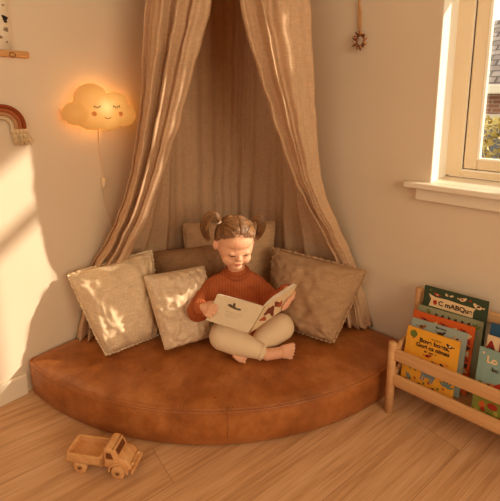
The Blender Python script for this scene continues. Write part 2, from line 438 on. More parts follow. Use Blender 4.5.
for i in range(0, len(ol2)-1, 2): tube(bm, [V((ol2[i].x, ol2[i].y, HS+.0045)), V((ol2[i].x*.4+ol2[i+1].x*.6, ol2[i].y*.4+ol2[i+1].y*.6, HS+.0045))], .0009, 5)
obj('stitching', bm, MT['thread'], cush)
sp = atz(228, 411, HS); an = math.atan2(-sp.y, sp.x)
bm = B(); e = V((math.cos(an), -math.sin(an), 0))
tube(bm, [e*(R-.018)+EZ*.006] + [e*(R+.0005-.002*(i % 1))+EZ*(.03+.085*i/6) for i in range(7)] + [e*(R-.012)+EZ*(HS+.006)], .0018, 6)
obj('seam', bm, MT['leather'], cush)

# ------------------------------------------------------------------ canopy
HC = at(229, -140, 1.53); HR = .25; HZ = HC.z
can = thing('bed_canopy', 'beige linen hanging canopy with two drapes swept apart above cushion', 'canopy', (HC.x, HC.y, H))
bm = B(); tube(bm, [HC + V((math.cos(t)*HR, math.sin(t)*HR, 0)) for t in [2*PI*i/48 for i in range(49)]], .006, 8, False); obj('hoop', bm, MT['rodwood'], can)
bm = B(); tube(bm, [V((HC.x, HC.y, H)), V((HC.x, HC.y, HZ+.26))], .003, 6); obj('hanging_cord', bm, MT['drape'], can)
bm = B(); ball(bm, (HC.x, HC.y, H-.012), (.018, .018, .012)); obj('ceiling_hook', bm, MT['trim'], can)
rows = []
for i in range(14):
    t = i/13; rr = .012 + (HR+.006-.012)*t**1.3
    rows.append([V((HC.x, HC.y, HZ+.27-.265*t)) + V((math.cos(a), math.sin(a), 0))*rr*(1+.05*t*math.sin(26*a)) for a in [2*PI*k/160 for k in range(161)]])
bm = B(); sheet(bm, rows, .002); obj('crown_cloth', bm, MT['drape'], can)

def folds(s, t, nf, ph):
    x = s*nf*2*PI + .5*math.sin(t*2.3+ph)
    y = x + 1.1*math.sin(x*.43+ph*1.7)
    r = 1 - 2*abs(math.sin(y*.5))**1.25          # rounded ridges with narrow valleys between
    return r + .22*math.sin(2.7*x + 1.7*ph - 1.9*t)
def drape(name, table, nf, ph, amp, off=.03):
    n = 110; m = 120
    tb = spline([(y, l, r) for y, l, r, d in table], n); dd = spline([(d, 0, 0) for y, l, r, d in table], n)
    rows = []
    for i in range(n+1):
        y, l, r = tb[i]; d = dd[i][0]; t = i/n
        a, b = at(l, y, d), at(r, y, d+off)
        row = []
        for j in range(m+1):
            s = j/m; sw = s + .35/nf/6.28*math.sin(s*nf*6.28+ph)
            p = a.lerp(b, sw); wdt = (b-a).length
            A = amp*min(1, wdt/.16)*(0.75+.5*math.sin(3*s+ph))
            nrm = -EY
            arch = math.sin(PI*s)**.6
            p = p + nrm*(A*folds(s, t, nf, ph) + .035*arch - .03) + EZ*0
            q = p + V((noise.noise(p*16+V((ph, 0, 0))), noise.noise(p*16+V((0, ph, 5))), 0))*.006
            # wrinkles running across the folds
            q += nrm*.003*noise.noise(V((p.x*20, p.y*20, p.z*55)))
            q.x = max(q.x, .006); q.y = min(q.y, -.006); row.append(q)
        rows.append(row)
    bm = B(); sheet(bm, rows, .002); return obj(name, bm, MT['drape'], can)
drape('drape', [(-140,160,224,1.36),(-60,148,218,1.365),(0,143,210,1.37),(60,139,195,1.37),(120,135,179,1.37),(180,126,160,1.375),(220,114,146,1.385),(248,100,132,1.405),(270,86,122,1.41),(300,78,112,1.405),(337,70,106,1.395)], 3.4, .6, .021, -.035)
drape('drape', [(-140,236,298,1.335),(-60,234,306,1.335),(0,239,312,1.34),(60,254,315,1.345),(120,273,318,1.36),(170,290,321,1.375),(200,303,329,1.395),(230,320,341,1.415),(260,335,355,1.43),(290,343,364,1.43),(328,348,376,1.415)], 3.3, 2.1, .021)
# back panel
Lp = spline([(-140,190,1.50), (-60,176,1.47), (0,168,1.45), (60,163,1.44), (120,156,1.44), (180,145,1.44), (220,130,1.45), (248,116,1.46), (270,104,1.455), (300,95,1.44), (337,88,1.42)], 70)
Rp = spline([(-140,268,1.50), (-60,278,1.47), (0,284,1.45), (60,290,1.44), (120,300,1.44), (170,310,1.46), (200,318,1.47), (230,331,1.47), (260,344,1.465), (290,352,1.455), (328,361,1.44)], 70)
rows = []
for i in range(71):
    t = i/70; a, b = at(Lp[i].y, Lp[i].x, Lp[i].z), at(Rp[i].y, Rp[i].x, Rp[i].z); w = min(1, t*1.15)**.8
    back = HC - EX*.0 + EY*HR*.9
    k1 = (HC - EX*HR*.8 + EY*HR*.35).lerp(V((.055, -.40, 0)), w); k2 = (back - EX*.08).lerp(V((.075, -.15, 0)), w); k3 = (back + EX*.08).lerp(V((.17, -.065, 0)), w); k4 = (HC + EX*HR*.8 + EY*HR*.35).lerp(V((.42, -.05, 0)), w)
    zz = (a.z+b.z)/2; cs = spline([V((p.x, p.y, 0)) for p in (a, k1, k2, k3, k4, b)], 240); row = []
    for j, p in enumerate(cs):
        q = j/240; f = folds(q, t*.5, 10, 1.3)
        p.z = a.z*(1-q)+b.z*q
        inw = (V((.5, -.5, 0)) - V((p.x, p.y, 0))).normalized()
        p = p + inw*(.010*f + .012) + V((noise.noise(p*9), noise.noise(p*9+V((3, 1, 2))), 0))*.006
        p.x = max(p.x, .008); p.y = min(p.y, -.008); row.append(p)
    rows.append(row)
bm = B(); sheet(bm, rows, .002); obj('canopy_curtain', bm, MT['drape'], can)

# ------------------------------------------------------------------ cloud lamp
lobes = [(91, 99, 16.5, 16), (114.5, 103.5, 12.5, 12), (75.5, 113.5, 13, 12), (122.5, 115, 12.5, 11.5), (92, 118, 14.5, 12.5), (108, 119, 14, 11.5), (100, 109, 15, 13)]
XO = .062
bm = B(); lc = []
for px, py, rx, ry in lobes:
    c = on_left(px, py, XO); a = on_left(px+rx, py, XO); b = on_left(px-rx, py, XO); zt = on_left(px, py-ry, XO); zb = on_left(px, py+ry, XO)
    ball(bm, (XO, c.y, c.z), (.042, (a-b).length/2, (zt.z-zb.z)/2), 24); lc.append(c)
bm = remesh(bm, .005, 6)
cen = sum(lc, V())/len(lc); cloud_c = V((0, cen.y, cen.z))
lamp = thing('cloud_wall_lamp', 'glowing cloud shaped wall lamp with a sleeping smiling face', 'lamp', (0, cen.y, cen.z))
bvh = BVHTree.FromBMesh(bm)
def onto(px, py, lift=.001):
    h = bvh.ray_cast(CAM, ray(px, py).normalized()); p = h[0] if h[0] else on_left(px, py, .08)
    n = h[1] if h[0] else V((1, 0, 0)); return p + n*lift, n
m = Mat('glowing_shade', rgb(160, 116, 72), .5)
bulb = onto(107, 107)[0]
gm = m.add('ShaderNodeVectorMath', operation='DISTANCE'); gm.inputs[1].default_value = bulb - lamp.location; m.l.new(m.tc.outputs['Object'], gm.inputs[0])
st = m.add('ShaderNodeMapRange'); st.inputs['From Min'].default_value = 0; st.inputs['From Max'].default_value = .16; st.inputs['To Min'].default_value = 1.0; st.inputs['To Max'].default_value = 0.0
m.l.new(gm.outputs['Value'], st.inputs[0])
ec = m.ramp(st.outputs[0], [(0, (.40, .155, .03, 1)), (.45, (.56, .225, .045, 1)), (.75, (.78, .37, .085, 1)), (1, (1.0, .72, .24, 1))])
m.l.new(ec, m.b.inputs['Emission Color']); m.b.inputs['Emission Strength'].default_value = 1.0
LAMPMAT = m
obj('lamp_shade', bm, m.m, lamp)
bm = B(); box(bm, (.001, cen.y-.05, cen.z-.03), (.03, cen.y+.05, cen.z+.03), .004); obj('mounting_plate', bm, MT['trim'], lamp)
ink = plain('lamp_ink', rgb(120, 74, 40), .7)
for ex, ey in ((97, 105.6), (116.4, 105.4)):
    bm = B(); arc = [onto(ex-3.4+6.8*i/8, ey+1.6*math.sin(PI*i/8))[0] for i in range(9)]; tube(bm, arc, .0013, 6)
    for i in (1, 3, 5, 7):
        a = arc[i]; tube(bm, [a, onto(ex-3.4+6.8*i/8 + (i-4)*.35, ey+1.6*math.sin(PI*i/8)+1.8)[0]], .0009, 5)
    obj('eye', bm, ink, lamp)
bm = B(); tube(bm, [onto(104.6+6.6*i/8, 117+1.7*math.sin(PI*i/8))[0] for i in range(9)], .0012, 6); obj('mouth', bm, ink, lamp)
for ex, ey in ((94.2, 113.8), (120.6, 114)):
    p, n = onto(ex, ey, .0005); a, b = frame_of(n); bm = B(); ball(bm, p, (.0085, .0085, .0012), 16, (a, b, n)); obj('cheek', bm, plain('blush', rgb(240, 156, 84), .7), lamp)
pts = [on_left(x, y, o) for x, y, o in ((98, 126, .02), (99.5, 150, .008), (102, 168, .007), (103.5, 180, .008), (104, 195, .007), (107, 210, .006), (111, 225, .006), (112, 245, .006), (111, 270, .006))]
bm = B(); tube(bm, spline(pts, 40), .0022, 6); cord = obj('power_cord', bm, plain('beige_cord', rgb(230, 204, 168), .6), lamp)
p = on_left(103.5, 183, .009); bm = B(); box(bm, (.002, p.y-.008, p.z-.019), (.017, p.y+.008, p.z+.019), .004); sw = obj('switch', bm, plain('switch_white', rgb(232, 206, 168), .4), cord)
bm = B(); box(bm, (.0165, p.y-.004, p.z-.008), (.0185, p.y+.004, p.z+.006), .001); obj('switch_rocker', bm, MT['trim'], lamp)

# ------------------------------------------------------------------ rainbow hanging
ap = on_left(0, 106, .012); rz = ap.z; ry = ap.y; lg = on_left(24.5, 128, .012); OR = lg.y - ry
rb = thing('rainbow_wall_hanging', 'rust, terracotta and cream cord rainbow with fringed ends hanging on wall', 'wall hanging', (0, ry, rz-OR))
cz = rz - OR; zb = on_left(22, 132, .012).z
FRINGE = linen('fringe_yarn', rgb(226, 198, 156))
cols = [rgb(158, 78, 44), rgb(186, 108, 66), rgb(204, 150, 104), rgb(228, 204, 164)]
step = OR*.185
for k, c in enumerate(cols):
    r = OR - k*step
    pts = [V((.013, ry-r, zb+(cz-zb)*i/4)) for i in range(5)] + [V((.013, ry-r*math.cos(PI*i/24), cz+r*math.sin(PI*i/24))) for i in range(1, 24)] + [V((.013, ry+r, cz+(zb-cz)*i/4)) for i in range(5)]
    m = Mat('yarn', c, .95, spec=.05); w = m.add('ShaderNodeTexWave', Scale=70); m.l.new(m.tc.outputs['Object'], w.inputs['Vector'])
    m.color(m.ramp(w.outputs['Fac'], [(0, tuple(x*.75 for x in c[:3])+(1,)), (.6, c)])); m.bump(w.outputs['Fac'], .5, .002)
    bm = B(); tube(bm, spline(pts, 70), step*.5, 10); ar = obj('cord_arch', bm, m.m, rb)
    rnd = random.Random(k)
    for sgn in (-1, 1):
        bm = B(); top = V((.013, ry+sgn*r, zb))
        tube(bm, [top+V((0, 0, .012)), top+V((0, 0, .010)), top-V((0, 0, .004)), top-V((0, 0, .006))], [step*.3, step*.56, step*.56, step*.3], 10)
        for q in range(16):
            a = V((.013+rnd.uniform(-.006, .006), ry+sgn*r+rnd.uniform(-.4, .4)*step, zb)); e = a + V((rnd.uniform(-.004, .006), sgn*rnd.uniform(0, .02)+rnd.uniform(-.006, .006), -rnd.uniform(.030, .043)))
            tube(bm, spline([a, a.lerp(e, .5)+V((.003, rnd.uniform(-.003, .003), 0)), e], 5), .0016, 5)
        obj('fringe', bm, FRINGE, ar)

# ------------------------------------------------------------------ poster with wooden hanger
a = on_left(28.5, 55, .008); e = on_left(12.3, 52, .006); ys = a.y
po = thing('nursery_poster', 'white paper poster with small black drawings on a wooden hanger rod', 'poster', (0, e.y-.2, a.z))
PW = .42; y1 = e.y; y0 = y1 - PW; z0 = a.z; z1 = z0 + .6
rows = [[V((.005+.002*math.sin(j*.7), y0+PW*j/12, z0+(z1-z0)*i/10)) for j in range(13)] for i in range(11)]
bm = B(); sheet(bm, rows, .001); pp = obj('paper', bm, MT['paper'], po)
hh = on_left(20, 53.5, .01).z - on_left(20, 60, .01).z
for zz, nm in ((z0, 'hanger_rod'), (z1, 'hanger_rod')):
    bm = B(); box(bm, (.001, y0-(ys-y1), zz-hh/2), (.016, ys, zz+hh/2), .003); rod = obj(nm, bm, MT['rodwood'], po)
    if zz == z0:
        kn = on_left(12.5, 54.8, .017); bm = B(); kr = hh*.36
        tube(bm, [V((.0168, kn.y+kr*1.2*math.cos(t), kn.z+kr*math.sin(t))) for t in [2*PI*i/20 for i in range(21)]], .0012, 6, False); obj('wood_knot', bm, MT['truckdark'], rod)
bm = B(); rnd = random.Random(11)
def blot(bm, px, py, r, mi, lob=3, seed=0, stretch=1.0):
    c = on_left(px, py, .0085); rn = random.Random(seed); ph = rn.random()*6
    pts = [(c.x, c.y+math.cos(t)*r*(1+.35*math.sin(lob*t+ph)), c.z+math.sin(t)*r*stretch*(1+.3*math.cos(2*t+ph))) for t in [2*PI*i/18 for i in range(18)]]
    prism(bm, pts, (1, 0, 0), .0004, mi)
blot(bm, 4.5, 18, .0075, 0, 3, 1, 1.2); blot(bm, 5.4, 21.5, .004, 0, 2, 4); blot(bm, 5.5, 29, .006, 1, 4, 2); blot(bm, 7, 30.5, .004, 1, 3, 6); blot(bm, 0.5, 37, .005, 1, 3, 3); blot(bm, 7, 42, .003, 1, 3, 5); blot(bm, 3, 5, .003, 1, 2, 8)
for k in range(16):
    c = V((0, y0+.03+rnd.random()*(PW-.12), z0+.05+rnd.random()*.5)); r = rnd.uniform(.004, .012)
    prism(bm, [(.0085, c.y+math.cos(t)*r*(1+.3*math.sin(3*t+k)), c.z+math.sin(t)*r) for t in [2*PI*i/14 for i in range(14)]], (1, 0, 0), .0004, k % 2)
obj('drawing', bm, [MT['ink'], MT['grey_ink']], pp, smooth=False)

# ------------------------------------------------------------------ dried wreath on right wall
t0 = on_right(359.5, 1, .006); t1 = on_right(359.5, 32, .008); wc = on_right(360, 40.5, .012)
wr = thing('dried_flower_hanger', 'small dried flower wreath hanging from a ribbon loop on right wall', 'wreath', (wc.x, 0, wc.z))
bm = B(); tube(bm, [t0 + V((0, 0, 0)), V((t0.x, 0, t0.z))], .0022, 8); ball(bm, t0, (.004, .002, .004)); obj('nail', bm, MT['truckdark'], wr)
bm = B(); tube(bm, spline([t1+V((-.002,0,0)), t0.lerp(t1, .5)+V((-.0035, 0, 0)), t0+V((0,-.003,.002)), t0.lerp(t1, .5)+V((.0045, 0, 0)), t1+V((.003,0,0))], 30), .0018, 6, True, 0, 2); obj('ribbon_loop', bm, plain('jute', rgb(206, 156, 104), .9), wr)
bm = B(); tube(bm, [wc+V((.014*math.cos(t), 0, .018*math.sin(t))) for t in [2*PI*i/24 for i in range(25)]], .0022, 6, False); obj('twig_ring', bm, plain('twig', rgb(110, 66, 38), .9), wr)
rnd = random.Random(5); bm = B(); bm2 = B()
for k in range(22):
    t = 2*PI*k/22 + rnd.uniform(-.1, .1); c = wc + V((.014*math.cos(t), -.003, .018*math.sin(t)))
    d = V((math.cos(t)+rnd.uniform(-.7, .7), -.35+rnd.uniform(-.3, .3), math.sin(t)+rnd.uniform(-.7, .7))).normalized(); u, w = frame_of(d); L = rnd.uniform(.013, .020)
    tgt = bm if k % 3 else bm2
    ball(tgt, c + d*L*.45, (.0066, .0028, L*.5), 10, (u, w, d))
obj('dried_leaf', bm, plain('dried_brown', rgb(120, 62, 34), .7, .3, 90), wr)
obj('dried_bloom', bm2, plain('dried_tan', rgb(196, 138, 92), .7, .3, 90), wr)

# ------------------------------------------------------------------ pillows
def pillow(name, label, mat, corners, T, seed, trim=None, pinch=.06, wrk=.004, relief=None, grp='throw pillows on the floor cushion'):
    tl, tr, br, bl = corners
    cen = (tl+tr+br+bl)/4; ax = ((tr-tl)+(br-bl)).normalized(); up = ((tl-bl)+(tr-br)).normalized(); n = ax.cross(up).normalized()
    if n.dot(CAM-cen) < 0: n = -n
    zmin = min(bl.z, br.z)
    root = thing(name, label, 'pillow', (cen.x, cen.y, zmin), grp)
    N = 56
    def pos(u, v, side):
        # pinched outline
        rd = 1-.03*(abs(u*v))**5; u_, v_ = u, v
        uu = rd*u*(1-pinch*(1-v*v)**1 * abs(u)**3); vv = rd*v*(1-pinch*(1-u*u) * abs(v)**3)
        s, t = (uu+1)/2, (vv+1)/2
        p = bl.lerp(br, s).lerp(tl.lerp(tr, s), t)
        pr = (max(0, 1-abs(u)**2.2)*max(0, 1-abs(v)**2.2))**.5
        w = noise.noise(V((u*2.2+seed, v*2.2, seed*.7)))*.5 + noise.noise(V((u*5+seed, v*5, side)))*.35
        # creases running in from the corners
        cr = math.sin(9*math.atan2(v-.9*math.copysign(1, v), u-.9*math.copysign(1, u)) + seed)*min(1, (abs(u*v))**1.2)
        q3 = V((u*1.6+seed*3, v*1.6-seed, seed)); wq = noise.noise(q3)*1.3
        rg = 1-abs(noise.noise(V((u*2.6+wq+seed*5, v*2.0-wq, seed*2.3))))*3.2; rg2 = 1-abs(noise.noise(V((u*4.5-wq, v*5.5+wq+seed*2, seed))))*3
        h = T*pr*(1+.12*w) + wrk*(cr*.8 + w + .75*max(-.6, rg) + .4*max(-.6, rg2))*min(1, pr*4)
        if relief and side > 0: h += relief(u, v)*min(1, pr*3)
        return p + n*h*side
    bm = B(); g = {}
    for side in (1, -1):
        for i in range(N+1):
            for j in range(N+1):
                edge = i in (0, N) or j in (0, N)
                if edge and side < 0: g[(side, i, j)] = g[(1, i, j)]; continue
                u, v = math.sin((i/N-.5)*PI*.98)/math.sin(.49*PI), math.sin((j/N-.5)*PI*.98)/math.sin(.49*PI)
                g[(side, i, j)] = bm.verts.new(pos(u, v, side))
        for i in range(N):
            for j in range(N):
                q = [g[(side, i, j)], g[(side, i+1, j)], g[(side, i+1, j+1)], g[(side, i, j+1)]]
                bm.faces.new(q if side > 0 else q[::-1])
    bmesh.ops.recalc_face_normals(bm, faces=bm.faces)
    obj('pillow_cover', bm, mat, root)
    rim = []
    for u, v in [(-1+2*i/40, -1) for i in range(40)] + [(1, -1+2*i/40) for i in range(40)] + [(1-2*i/40, 1) for i in range(40)] + [(-1, 1-2*i/40) for i in range(40)]:
        rim.append(pos(u, v, 1))
    rim.append(rim[0])
    if trim == 'fringe':
        bm = B(); rnd = random.Random(seed); loop = spline(rim, 420); inner, mid, outer = [], [], []
        for k, p in enumerate(loop):
            d = p - cen; d = (d - n*d.dot(n)).normalized()
            wv = .0045*math.sin(k*.9) + rnd.uniform(-.002, .002)
            inner.append(p - d*.004); mid.append(p + d*.004 + n*wv*.6); outer.append(p + d*(.007+rnd.uniform(-.002, .0025)) + n*wv)
        outer[-1], mid[-1] = outer[0], mid[0]
        sheet(bm, [inner, mid, outer], .003); obj('ruffled_edge', bm, mat, root)
    elif trim == 'piping':
        bm = B(); tube(bm, spline(rim, 240), .0035, 8, False); obj('piping', bm, mat, root)
    else:
        bm = B(); tube(bm, spline(rim, 240), .0016, 6, False); obj('edge_seam', bm, mat, root)
    return root
A = at
pillow('throw_pillow', 'cream linen pillow with a ruffled edge, propped against the left wall', MT['cream'], (A(67,275,1.345), A(152,250,1.46), A(160,334,1.385), A(106,355,1.265)), .085, 1, 'fringe', .02, .008)
def swirl(u, v):
    return .0065*math.sin(14*(u+.4*noise.noise(V((u*2, v*2, 1))))+5*noise.noise(V((u*3, v*3, 4))))*math.sin(15*(v+.4*noise.noise(V((u*2, v*2, 7)))))
pillow('throw_pillow', 'ivory pillow with a raised swirl texture at the child\'s elbow', MT['textured'], (A(143,276,1.325), A(205,265,1.43), A(212,337,1.37), A(165,351,1.262)), .07, 2, None, .03, .005, swirl)
pillow('throw_pillow', 'dark brown woolly pillow lying low between the cream and beige pillows', MT['brown'], (A(150,252,1.59), A(224,243,1.57), A(226,318,1.50), A(162,322,1.49)), .06, 3, None, .03, .005)
pillow('throw_pillow', 'beige pillow standing in the corner behind the child\'s head', MT['beige'], (A(182,223,1.66), A(276,221,1.66), A(270,304,1.58), A(188,306,1.58)), .06, 4, 'piping', .04, .006)
pillow('throw_pillow', 'large taupe pillow with a frayed edge, leaning on the right wall', MT['taupe'], (A(272,247,1.54), A(367,271,1.395), A(333,343,1.315), A(270,322,1.475)), .085, 5, 'fringe', .02, .008)

# ------------------------------------------------------------------ text and printed shapes
def text_bm(body, size, mat4, extrude=.0002, bold=.0):
    cu = bpy.data.curves.new('t', 'FONT'); cu.body = body; cu.size = size; cu.extrude = extrude; cu.offset = bold; cu.align_x = 'CENTER'
    o = bpy.data.objects.new('t', cu); COL.objects.link(o)
    dg = bpy.context.evaluated_depsgraph_get(); dg.update(); e = o.evaluated_get(dg)
    bm = bmesh.new(); bm.from_mesh(e.to_mesh()); e.to_mesh_clear(); bpy.data.objects.remove(o); bpy.data.curves.remove(cu)
    bm.transform(mat4); return bm
def basis(o, x, y, z):
    m = M.Identity(4)
    for i in range(3): m[i][0], m[i][1], m[i][2], m[i][3] = x[i], y[i], z[i], o[i]
    return m
class Art:                            # printed shapes laid on a cover: (u,v) in metres on the cover plane
    def __init__(s, o, x, y, n): s.o, s.x, s.y, s.n = o, x, y, n; s.bm = B(); s.mats = []; s.lift = 0
    def mi(s, m):
        if m not in s.mats: s.mats.append(m)
        return s.mats.index(m)
    def poly(s, pts, m):
        s.lift += .00003
        prism(s.bm, [s.o + s.x*u + s.y*v + s.n*(.0002+s.lift) for u, v in pts], s.n, .0002, s.mi(m))
    def ell(s, u, v, a, b, m, rot=0, lob=0, amp=0, n=18):
        c, t = math.cos(rot), math.sin(rot); P = []
        for i in range(n):
            k = 2*PI*i/n; r = 1 + amp*math.sin(lob*k+1); x, y = a*r*math.cos(k), b*r*math.sin(k); P.append((u+x*c-y*t, v+x*t+y*c))
        s.poly(P, m)
    def bird(s, u, v, r, m, m2, f=1):
        s.ell(u, v, r, r*.6, m, .2*f); s.ell(u+f*r*.9, v+r*.5, r*.42, r*.4, m); s.poly([(u-f*r*.8, v), (u-f*r*1.7, v+r*.3), (u-f*r*1.6, v-r*.25)], m)
        s.ell(u-f*r*.1, v+r*.1, r*.5, r*.28, m2, -.4*f); s.poly([(u+f*r*1.25, v+r*.5), (u+f*r*1.6, v+r*.42), (u+f*r*1.25, v+r*.32)], m2)
    def beast(s, u, v, r, m, m2, f=1):
        s.ell(u, v, r, r*.5, m, .1*f); s.ell(u+f*r*1.05, v+r*.55, r*.4, r*.32, m, .5*f); s.poly([(u+f*r*1.0, v+r*.7), (u+f*r*.95, v+r*1.15), (u+f*r*1.2, v+r*.8)], m)
        for k in (-.75, -.4, .45, .75): s.poly([(u+k*r-r*.1, v-r*.2), (u+k*r+r*.12, v-r*.2), (u+k*r+r*.1+.2*r*f, v-r*1.05), (u+k*r-r*.08+.2*r*f, v-r*1.05)], m)
        s.ell(u-f*r*1.25, v+r*.35, r*.5, r*.16, m2, -.6*f)
    def tree(s, u, v, r, m, m2):
        s.poly([(u-r*.14, v-r*1.4), (u+r*.14, v-r*1.4), (u+r*.1, v), (u-r*.1, v)], m2); s.ell(u, v, r, r*1.05, m, 0, 5, .07)
    def sprig(s, u, v, r, m, rot=0, n=5):
        for k in range(n):
            a = rot + (k-(n-1)/2)*.55; s.ell(u+math.cos(a)*r*.6, v+math.sin(a)*r*.6, r*.45, r*.14, m, a)
    def done(s, parent, name='cover_art'): return obj(name, s.bm, s.mats, parent, smooth=False)

# ------------------------------------------------------------------ book rack
YF, YB = -.232, -.045
rk = thing('book_rack', 'low birch wood front-facing book rack with two rails beside the cushion', 'bookcase', (1.25, -.14, 0))
XL, XR = .979, 1.62
def leg(x, y, h, r=.0135):
    bm = B(); tube(bm, [V((x, y, 0.0)), V((x, y, .004)), V((x, y, h-.004)), V((x, y, h))], [r*.85, r, r*.97, r*.8], 16); obj('leg', bm, MT['rackwood'], rk)
leg(XL-.004, YF, .245); leg(XL+.006, YB, .362); leg(XR, YF, .245); leg(XR, YB, .362)
def rail(name, z0, z1, y, th=.014, x0=XL, x1=XR):
    bm = B(); box(bm, (x0, y-th/2, z0), (x1, y+th/2, z1), .0035, 2); obj(name, bm, MT['rackwood'], rk)
rail('rail', .191, .228, YF-.002); rail('rail', .106, .141, YF-.002)
rail('rail', .318, .352, YB+.002); rail('rail', .2, .234, YB+.002); rail('rail', .106, .14, YB+.002)
for x in (XL, XR):
    for z0, z1 in ((.196, .222), (.108, .138)):
        bm = B(); box(bm, (x-.006, YF, z0), (x+.006, YB, z1), .003); obj('rail', bm, MT['rackwood'], rk)
bm = B(); box(bm, (XL, YF+.004, .094), (XR, YB-.003, .105), .002); obj('shelf_board', bm, MT['rackwood'], rk)

def book(label, TL, TR, yt, yb, col, th=.009, z0=.1055, wid=None, grp='picture books in the left half of the rack'):
    a = on_right(*TL, -yt); b = on_right(*TR, -yt) if TR else None
    w = wid or (b.x-a.x); hh = math.hypot(a.z-z0, yt-yb); tilt = 0 if wid else math.atan2(b.z-a.z, w)*.5
    X = V((math.cos(tilt), 0, math.sin(tilt))); U = V((0, yt-yb, a.z-z0)).normalized(); N = X.cross(U).normalized()
    if N.y > 0: N = -N
    O = V((a.x, yb, z0))
    root = thing('picture_book', label, 'book', O + X*w/2, grp)
    mt = basis(O, X, U, -N)                 # local x right, y up, z into the book
    bm = B()
    box(bm, (0, 0, 0), (w, hh, .0018), .0008, 2, 0, mt); box(bm, (0, 0, th-.0018), (w, hh, th), .0008, 2, 0, mt); box(bm, (-.0005, 0, 0), (.0022, hh, th), .0008, 2, 0, mt)
    tube(bm, [mt @ V((.011, .001, .0001)), mt @ V((.011, hh-.001, .0001))], .0007, 6)
    obj('cover', bm, cm(*col), root, smooth=False)
    bm = B(); box(bm, (.002, .003, .0019), (w-.004, hh-.003, th-.0019), 0, 2, 0, mt); obj('pages', bm, MT['pages'], root, smooth=False)
    return root, Art(O, X, U, N), w, hh
def title(root, art, txt, u, v, size, mat, bold=.0003):
    bm = text_bm(txt, size, basis(art.o + art.x*u + art.y*v + art.n*.0012, art.x, art.y, art.n), .0003, bold)
    return obj('title', bm, mat, root, smooth=False)
DK, CRM, RED, TEA, OLV, ORG, BLU = cm(70, 44, 28), cm(236, 206, 156), cm(176, 52, 30), cm(112, 140, 130), cm(108, 116, 44), cm(214, 104, 38), cm(120, 140, 142)
# dark green
r, a, w, h = book('dark green picture book with cream banner and birds, rearmost and tallest', (425, 285.5), (489, 301), -.062, -.1, (58, 72, 48), .012)
a.poly([(.02*w/.2, h-.062), (w*.80, h-.062), (w*.80, h-.042), (w*.83, h-.031), (w*.6, h-.030), (w*.4, h-.027), (w*.2, h-.029), (w*.08, h-.022), (w*.13, h-.038)], CRM)
a.bird(w*.62, h-.014, .009, CRM, RED); a.bird(w*.22, h-.02, .007, RED, CRM, -1); a.bird(w*.86, h-.024, .011, CRM, DK, -1); a.ell(w*.45, h-.012, .006, .003, CRM, .4); a.sprig(w*.35, h-.016, .01, CRM, .8, 3); a.ell(w*.74, h-.011, .004, .003, RED); a.sprig(w*.1, h-.013, .008, OLV, 1.2, 3)
a.ell(w*.2, h-.046, .006, .008, RED); a.done(r); title(r, a, 'C mABQue', w*.52, h-.052, .021, DK, .0006)
# sage
r, a, w, h = book('sage grey picture book between the dark green and orange ones', (419, 304.5), (484, 320.5), -.088, -.126, (150, 150, 116), .009)
for k in range(6): a.ell(w*(.3+.1*k), h-.017, .005, .004, DK, k, 3, .3)
a.sprig(w*.15, h-.016, .012, OLV, .5); a.sprig(w*.9, h-.03, .02, OLV, 2); a.done(r)
# orange
r, a, w, h = book('orange picture book with red and cream animals', (414, 310), (475.5, 326), -.112, -.152, (216, 96, 34), .009)
for k in range(5): a.bird(w*(.2+.16*k), h-.02-.004*(k % 2), .008, CRM if k % 2 else RED, DK, 1 if k % 2 else -1)
for k in range(7): a.ell(w*.93, h-.03-k*.018, .006, .007, (CRM, RED, DK)[k % 3], k, 3, .3)
a.done(r)
# light blue grey
r, a, w, h = book('pale blue-grey picture book right behind the yellow one', (412.5, 317.5), (468, 331.5), -.138, -.178, (160, 172, 160), .009)
a.bird(w*.2, h-.02, .010, cm(150, 96, 60), DK); a.beast(w*.55, h-.024, .010, DK, cm(120, 80, 50)); a.bird(w*.84, h-.026, .009, cm(196, 160, 120), DK, -1)
a.done(r); title(r, a, 'illur beien', w*.55, h-.011, .008, DK)
# yellow
r, a, w, h = book('yellow picture book with green tree and blue animal, frontmost left', (408, 325.5), (460.5, 341.5), -.168, -.208, (238, 170, 50), .010)
a.tree(w*.14, h-.018, .011, OLV, DK); a.bird(w*.83, h-.022, .008, DK, CRM, -1); a.bird(w*.46, h-.072, .008, RED, DK); a.bird(w*.74, h-.085, .012, cm(226, 150, 60), DK); a.bird(w*.6, h-.088, .007, DK, RED, -1)
a.beast(w*.52, h*.30, .022, BLU, TEA, -1); a.beast(w*.2, h*.36, .013, OLV, DK); a.sprig(w*.86, h*.2, .022, TEA, 1.4); a.sprig(w*.12, h*.14, .014, TEA, .6); a.bird(w*.85, h*.42, .010, RED, CRM, -1)
for k in range(9): a.ell(w*(.1+.09*k), h*.1+.006*(k % 3), .005, .0025, (DK, OLV, RED)[k % 3], k*1.1)
a.done(r)
title(r, a, 'Bove boets,', w*.55, h-.036, .0185, DK, .0005); title(r, a, 'Gori ca nimas', w*.53, h-.052, .0175, DK, .0005); title(r, a, 'im  nue  e', w*.5, h-.063, .009, DK)
bm = text_bm('menuinamat', .006, basis(a.o+a.x*w*.58+a.y*(h-.019)+a.n*.0012, a.x, a.y, a.n)); obj('subtitle', bm, DK, r, smooth=False)
